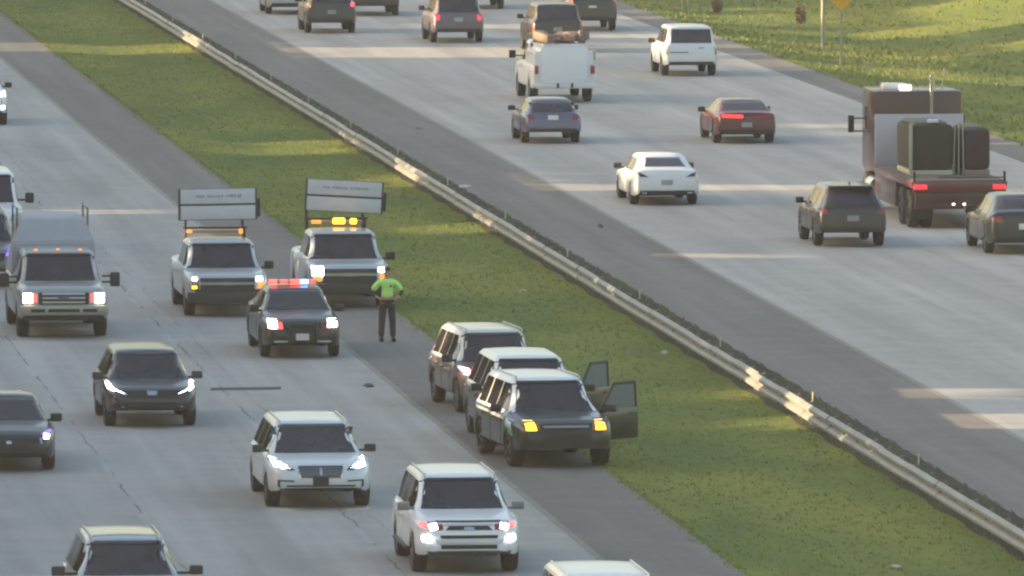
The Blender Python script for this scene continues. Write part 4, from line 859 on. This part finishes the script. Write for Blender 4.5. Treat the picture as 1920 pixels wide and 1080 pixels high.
# facing -Y (towards the camera); x to the picture's right
SK = mat('skin', (.42, .25, .17), .55); 
pts = [((0, 0, .96), (.15, .11)), ((0, 0, 1.12), (.135, .10)), ((0, .01, 1.30), (.155, .11)), ((0, .015, 1.44), (.11, .08)), ((0, .01, 1.52), .055), ((0, -.005, 1.585), (.072, .082)), ((0, -.01, 1.66), (.076, .092)), ((0, 0, 1.725), (.055, .07))]
ed = [(0, 1), (1, 2), (2, 3), (3, 4), (4, 5), (5, 6), (6, 7)]
for sg in (-1, 1):
    b = len(pts)
    pts += [((sg*.19, .01, 1.41), .060), ((sg*.335, .05, 1.20), .043), ((sg*.37, .055, 1.165), .040), ((sg*.25, -.06, 1.06), .032), ((sg*.205, -.10, 1.035), (.036, .024))]
    ed += [(3, b), (b, b+1), (b+1, b+2), (b+2, b+3), (b+3, b+4)]
    h = b+4
    for k, (dx, dy, dz) in enumerate(((-.035, -.05, .02), (-.045, -.055, 0), (-.045, -.05, -.02), (-.035, -.045, -.038))):
        i = len(pts); pts += [((sg*(.205+dx*.6), -.10+dy*.6, 1.035+dz), .010), ((sg*(.205+dx*1.6), -.10+dy*1.0, 1.03+dz*1.2), .008)]; ed += [(h, i), (i, i+1)]
    i = len(pts); pts += [((sg*.215, -.05, 1.06), .012), ((sg*.20, -.0, 1.07), .010)]; ed += [(h, i), (i, i+1)]
    b = len(pts)
    pts += [((sg*.10, 0, .86), (.095, .10)), ((sg*.12, -.01, .50), (.062, .068)), ((sg*.13, .01, .30), (.055, .06)), ((sg*.14, .02, .09), (.038, .045)), ((sg*.15, -.11, .045), (.042, .035))]
    ed += [(0, b), (b, b+1), (b+1, b+2), (b+2, b+3), (b+3, b+4)]
skin_mesh(pts, ed, SK, 'body', PE)
p2 = [((0, 0, 1.01), (.175, .13)), ((0, 0, 1.12), (.155, .118)), ((0, .01, 1.30), (.178, .128)), ((0, .015, 1.43), (.135, .095)), ((0, .012, 1.485), (.07, .065))]; e2 = [(0, 1), (1, 2), (2, 3), (3, 4)]
for sg in (-1, 1):
    b = len(p2); p2 += [((sg*.20, .01, 1.40), .085), ((sg*.285, .03, 1.29), .082), ((sg*.345, .045, 1.21), .078)]; e2 += [(3, b), (b, b+1), (b+1, b+2)]
mL, tL, bL = nmat('lime_fabric'); fL = noise(tL, coords(tL), 8); tL.links.new(mix(tL, fL, (.42, .78, .16), (.55, .92, .28)), bL.inputs['Base Color']); bL.inputs['Roughness'].default_value = .75
shirt = skin_mesh(p2, e2, mL, 'shirt', PE)
for sg in (-1, 1): skin_mesh([((sg*.33, .05, 1.23), .055), ((sg*.37, .055, 1.165), .054), ((sg*.27, -.045, 1.08), .045)], [(0, 1), (1, 2)], mat('dark_sleeve', (.03, .04, .028), .85), 'sleeve', PE)
pbox('chest_badge', mat('badge_dark', (.05, .06, .05)), shirt, ((.075, -.135, 1.33), (.05, .02, .05)), bev=.005)
p3 = [((0, 0, .96), (.165, .12))]; e3 = []
for sg in (-1, 1):
    b = len(p3); p3 += [((sg*.105, 0, .86), (.108, .115)), ((sg*.125, -.01, .50), (.082, .088)), ((sg*.135, .01, .28), (.074, .08)), ((sg*.14, .015, .10), (.068, .074))]; e3 += [(0, b), (b, b+1), (b+1, b+2), (b+2, b+3)]
skin_mesh(p3, e3, mat('dark_trousers', (.035, .034, .032), .85), 'trousers', PE)
bm = bmesh.new(); tube(bm, (0, 0, .93), (0, 0, 1.0), .182, .182, n=18); bmesh.ops.scale(bm, vec=(1, .78, 1), verts=bm.verts); finish(bm, 'belt', BLK, PE)
for sg in (-1, 1):
    bm = bmesh.new(); box(bm, (sg*.145, -.05, .05), (.10, .29, .10), .035); box(bm, (sg*.14, .02, .13), (.10, .12, .12), .03); finish(bm, 'boot', BLK, PE)
bm = bmesh.new(); bmesh.ops.create_uvsphere(bm, u_segments=14, v_segments=8, radius=1); bmesh.ops.scale(bm, vec=(.088, .108, .075), verts=bm.verts); bmesh.ops.translate(bm, vec=(0, .012, 1.715), verts=bm.verts); bmesh.ops.delete(bm, geom=[v for v in bm.verts if v.co.z < 1.685 and v.co.y < .03], context='VERTS'); finish(bm, 'hair', mat('dark_hair', (.03, .022, .018), .8), PE)
bm = bmesh.new(); box(bm, (0, -.105, 1.61), (.022, .03, .045), .008); box(bm, (.080, 0, 1.62), (.02, .035, .055), .008); box(bm, (-.080, 0, 1.62), (.02, .035, .055), .008); finish(bm, 'face_features', SK, PE)
pbox('eyes', BLK, PE, ((.03, -.092, 1.642), (.026, .012, .011)), ((-.03, -.092, 1.642), (.026, .012, .011)), bev=.003); pbox('mouth', mat('lips', (.28, .12, .10)), PE, ((0, -.088, 1.572), (.045, .012, .010)), bev=.003)

# ---------------------------------------------------------------- roadside signs
def gpt(x, y):
    p = px(x, y)
    for _ in range(12):
        u, v = to_uv(p); p = px(x, y, gz(u, v))
    return p
POLE = mat('pole_weathered', (.30, .29, .22), .8, var=.3)
p = gpt(1577, 123); D = empty('warning_sign', p, radians(2), 'yellow-orange diamond warning sign on a pale post at the top edge', 'road sign')
pbox('post', POLE, D, ((0, 0, 1.6), (.09, .07, 3.4)), bev=.01)
bm = bmesh.new(); s_ = .62; box(bm, (0, 0, 0), (2*s_, .02, 2*s_), .01); bmesh.ops.rotate(bm, matrix=Matrix.Rotation(pi/4, 3, 'Y'), verts=bm.verts); bmesh.ops.translate(bm, vec=(0, -.06, 1.93+s_*sqrt(2)), verts=bm.verts)
pl_ = finish(bm, 'sign_panel', mat('sign_yellow', (.72, .36, .03), .5, var=.08), D)
pbox('symbol', BLK, pl_, ((-.19, -.075, 2.36), (.2, .008, .07)), ((.19, -.075, 2.36), (.2, .008, .07)), bev=.002)
p = gpt(1543, 92); D = empty('utility_pole', p, 0, 'tall bare weathered pole left of the yellow sign', 'pole'); ptube('shaft', POLE, D, ((0, 0, -.3), (0, 0, 6.5), .075, .06), n=10); ptube('cap', STEEL, D, ((0, 0, 6.5), (0, 0, 6.58), .08, .03), n=10)
for xx, lb_ in ((1279, 'left of the two thin posts at the top edge near the bank'), (1290, 'right of the two thin posts at the top edge near the bank')):
    p = gpt(xx, 16); bm = bmesh.new(); tube(bm, (0, 0, -.2), (0, 0, 2.6), .035, n=8); o = finish(bm, 'sign_post', POLE); o.location = p; o['label'] = lb_; o['category'] = 'post'; o['group'] = 'thin posts at the top edge'
def bush(x, y, r, h, m, label):
    p = gpt(x, y); B_ = empty('bush', p, 0, label, 'bush'); n = 700
    d = rng.normal(size=(n, 3)); d /= np.linalg.norm(d, axis=1)[:, None]; c_ = d*rng.uniform(.5, 1, (n, 1))*np.array([r, r, h*.5])*rng.uniform(.5, 1.25, (n, 1))+[0, 0, h*.52]
    V = []; Fc = []
    for i in range(n):
        a = Vector(rng.normal(size=3)).normalized()*.045; b = a.orthogonal().normalized()*.03; q = Vector(c_[i]); k = len(V); V += [q-a, q+b, q+a, q-b]; Fc.append((k, k+1, k+2, k+3))
    me = bpy.data.meshes.new('foliage'); me.from_pydata(V, [], Fc); link(me, 'foliage', m, B_); ptube('stem', POLE, B_, ((0, 0, -.1), (0, 0, h*.7), .025, .01), n=6)
RB = mat('red_brown_leaves', (.19, .13, .06), .7, var=.35, nscale=5); bush(1501, 50, .24, .85, RB, 'small reddish-brown bush left of the tall pole'); bush(1345, 26, .22, .6, RB, 'small reddish-brown bush near the top edge right of the thin posts')

# ---------------------------------------------------------------- litter, marks
def litter(name, x, y, s_, m, label, cat, z=0):
    p = gpt(x, y); bm = bmesh.new(); rr = random.Random(int(x))
    bmesh.ops.create_icosphere(bm, subdivisions=2, radius=1)
    for v in bm.verts: v.co *= rr.uniform(.7, 1.15)
    bmesh.ops.scale(bm, vec=(s_[0], s_[1], s_[2]), verts=bm.verts)
    o = finish(bm, name, m, smooth=25); o.location = p+Vector((0, 0, s_[2]*.6)); o['label'] = label; o['category'] = cat
LIT = mat('litter_pale', (.36, .36, .28), .7)
litter('litter', 532, 716, (.13, .5, .03), LIT, 'pale scrap lying in the lane below the patrol car', 'litter')
litter('litter', 980, 547, (.10, .25, .04), LIT, 'pale scrap in the median grass, middle of the photo', 'litter')
litter('litter', 1246, 663, (.09, .3, .04), LIT, 'pale scrap in the grass right of the open patrol door', 'litter')
litter('litter', 1680, 1064, (.08, .25, .03), LIT, 'pale scrap in the grass at lower right', 'litter')
litter('litter', 872, 352, (.22, .5, .05), mat('litter_grey', (.4, .4, .38), .7), 'grey flat scrap on the shoulder edge behind the guardrail', 'litter')
litter('tyre_shred', 1126, 427, (.07, .9, .06), RUB, 'dark tyre shred standing on the wide shoulder', 'tyre shred')
litter('tyre_shred', 788, 243, (.25, .8, .03), RUB, 'dark tyre shred on the shoulder at upper middle', 'tyre shred')
litter('tyre_shred', 692, 727, (.14, .6, .05), RUB, 'crumpled dark scrap in the lane left of the stopped SUVs', 'tyre shred')
litter('tyre_shred', 742, 726, (.10, .4, .03), RUB, 'small dark scrap on the yellow line left of the stopped SUVs', 'tyre shred')
bm = bmesh.new(); a = px(395, 730); b = px(527, 728)
v = [bm.verts.new(q) for q in ((a.x, a.y-.35, .006), (b.x, b.y-.35, .006), (b.x, b.y+.35, .006), (a.x, a.y+.35, .006))]; bm.faces.new(v)
o = finish(bm, 'dark_patch', mat('blackish', (.05, .05, .052), .9, var=.5, nscale=4), smooth=0); structure(o, 'narrow dark strip across the lane below the patrol car', 'road patch')  # plain dark strip across the lane

# ---------------------------------------------------------------- the tree belt left of the road that shades it
te = tan(SUN_EL); GAPS = []  # crowns shaped for light: gaps cut along sun rays to place sunlit streaks
def ground_streak(x0, x1, y, hy, top=0.0):
    hy *= 1.35
    a, b = px(x0, y), px(x1, y); GAPS.append((a.x, px(x0, y+hy).y, px(x0, y-hy).y, -.02, te*(b.x-a.x)+top))
def object_gap(x, y, y0, y1, z0, z1):
    a = px(x, y); GAPS.append((a.x, a.y+y0, a.y+y1, z0, z1))
ground_streak(1335, 1960, 790, 11, .3); ground_streak(1020, 1700, 352, 4); ground_streak(1235, 1500, 480, 2.5); ground_streak(540, 1130, 98, 7)
ground_streak(-60, 400, 88, 6, .4); ground_streak(390, 700, 272, 9); ground_streak(740, 1010, 425, 7); object_gap(735, 338, -3, 3.5, -.05, .55); ground_streak(150, 318, 397, 3); ground_streak(1450, 1620, 236, 3)
ground_streak(1720, 2100, 38, 10, 2.6); ground_streak(1800, 2100, 78, 6, 1.6); ground_streak(1150, 1330, 22, 10, .4); ground_streak(1380, 1650, 118, 5, .1); ground_streak(1840, 2100, 175, 14, 1.5)
object_gap(812, 760, 0, 4.5, .9, 1.8); object_gap(900, 860, -1, 3, .95, 1.35); object_gap(350, 590, -1, 3, 1.15, 1.45); object_gap(575, 570, -1, 3, 1.1, 1.5)
for (x, y, a, b) in ((1510, 460, .95, 1.9), (1830, 474, .7, 1.7), (1325, 268, .75, 1.5), (1175, 382, .75, 1.7), (985, 100, .7, 2.0), (565, 60, .6, 1.4), (800, 80, .6, 1.9), (1640, 400, .5, 1.0), (1240, 141, .7, 1.6), (1062, 57, .9, 2)): object_gap(x, y, -1, 7, a, b)
GA = np.array(GAPS)
LEAF = mat('belt_leaves', (.05, .075, .025), .7, var=.5, nscale=.8); BARK = mat('bark', (.12, .09, .07), .9, var=.4)
def belt_tree(u, v, h, r, label):
    p = uv(u, v, 0); n = 2500
    d = rng.normal(size=(n, 3)); d /= np.linalg.norm(d, axis=1)[:, None]
    c_ = d*(rng.uniform(.15, 1, (n, 1))**.5)*np.array([r, r, h*.5])+[0, 0, h*.5]
    c_[:, 2] += rng.normal(0, .3, n); c_ = c_[c_[:, 2] > .25]
    wx = c_+np.array(p); keep = np.ones(len(c_), bool)
    for X, y0, y1, z0, z1 in GA:
        zz = wx[:, 2]-(X-wx[:, 0])*te; m_ = rng.uniform(-.08, .5, len(c_))
        keep &= ~((wx[:, 1] > y0-m_) & (wx[:, 1] < y1+m_) & (zz > z0-m_) & (zz < z1+m_))
    c_ = c_[keep]; n = len(c_); s_ = .34
    a = rng.normal(size=(n, 3)); a /= np.linalg.norm(a, axis=1)[:, None]; b = np.cross(a, rng.normal(size=(n, 3))); b /= np.linalg.norm(b, axis=1)[:, None]
    V = np.empty((n*4, 3)); V[0::4] = c_-a*s_; V[1::4] = c_+b*s_*.8; V[2::4] = c_+a*s_; V[3::4] = c_-b*s_*.8
    T_ = empty('tree', p, 0, label, 'tree', 'trees of the belt beyond the left edge'); me = bpy.data.meshes.new('crown'); me.from_pydata(V.tolist(), [], np.arange(n*4).reshape(-1, 4).tolist()); link(me, 'crown', LEAF, T_)
    ptube('trunk', BARK, T_, ((0, 0, -.2), (.1, 0, h*.3), .20, .12), n=8)
u = 165
while u < 480:
    belt_tree(u, -10+rng.uniform(-1, 1), rng.uniform(12.5, 14.5), rng.uniform(4.4, 5.2), 'leafy tree of the belt beyond the left edge of the photo')
    belt_tree(u+3.5, -18+rng.uniform(-1, 1), rng.uniform(16.5, 18.5), rng.uniform(4.6, 5.4), 'leafy tree of the belt beyond the left edge of the photo')
    u += 6.6

# ---------------------------------------------------------------- morning haze
bm = bmesh.new(); box(bm, (-5, 300, 9.25), (320, 620, 22.5), 0)
hz = bmesh.new(); hz.free()
m, t, b = nmat('haze_air'); t.nodes.remove(b); pv = t.nodes.new('ShaderNodeVolumePrincipled'); pv.inputs['Color'].default_value = (.9, .92, .95, 1); pv.inputs['Density'].default_value = .00013; pv.inputs['Anisotropy'].default_value = .2
t.links.new(pv.outputs[0], t.nodes['Material Output'].inputs['Volume'])
o = finish(bm, 'haze', m, smooth=0); o['kind'] = 'stuff'; o['label'] = 'thin pale morning haze over the whole motorway'; o['category'] = 'haze'
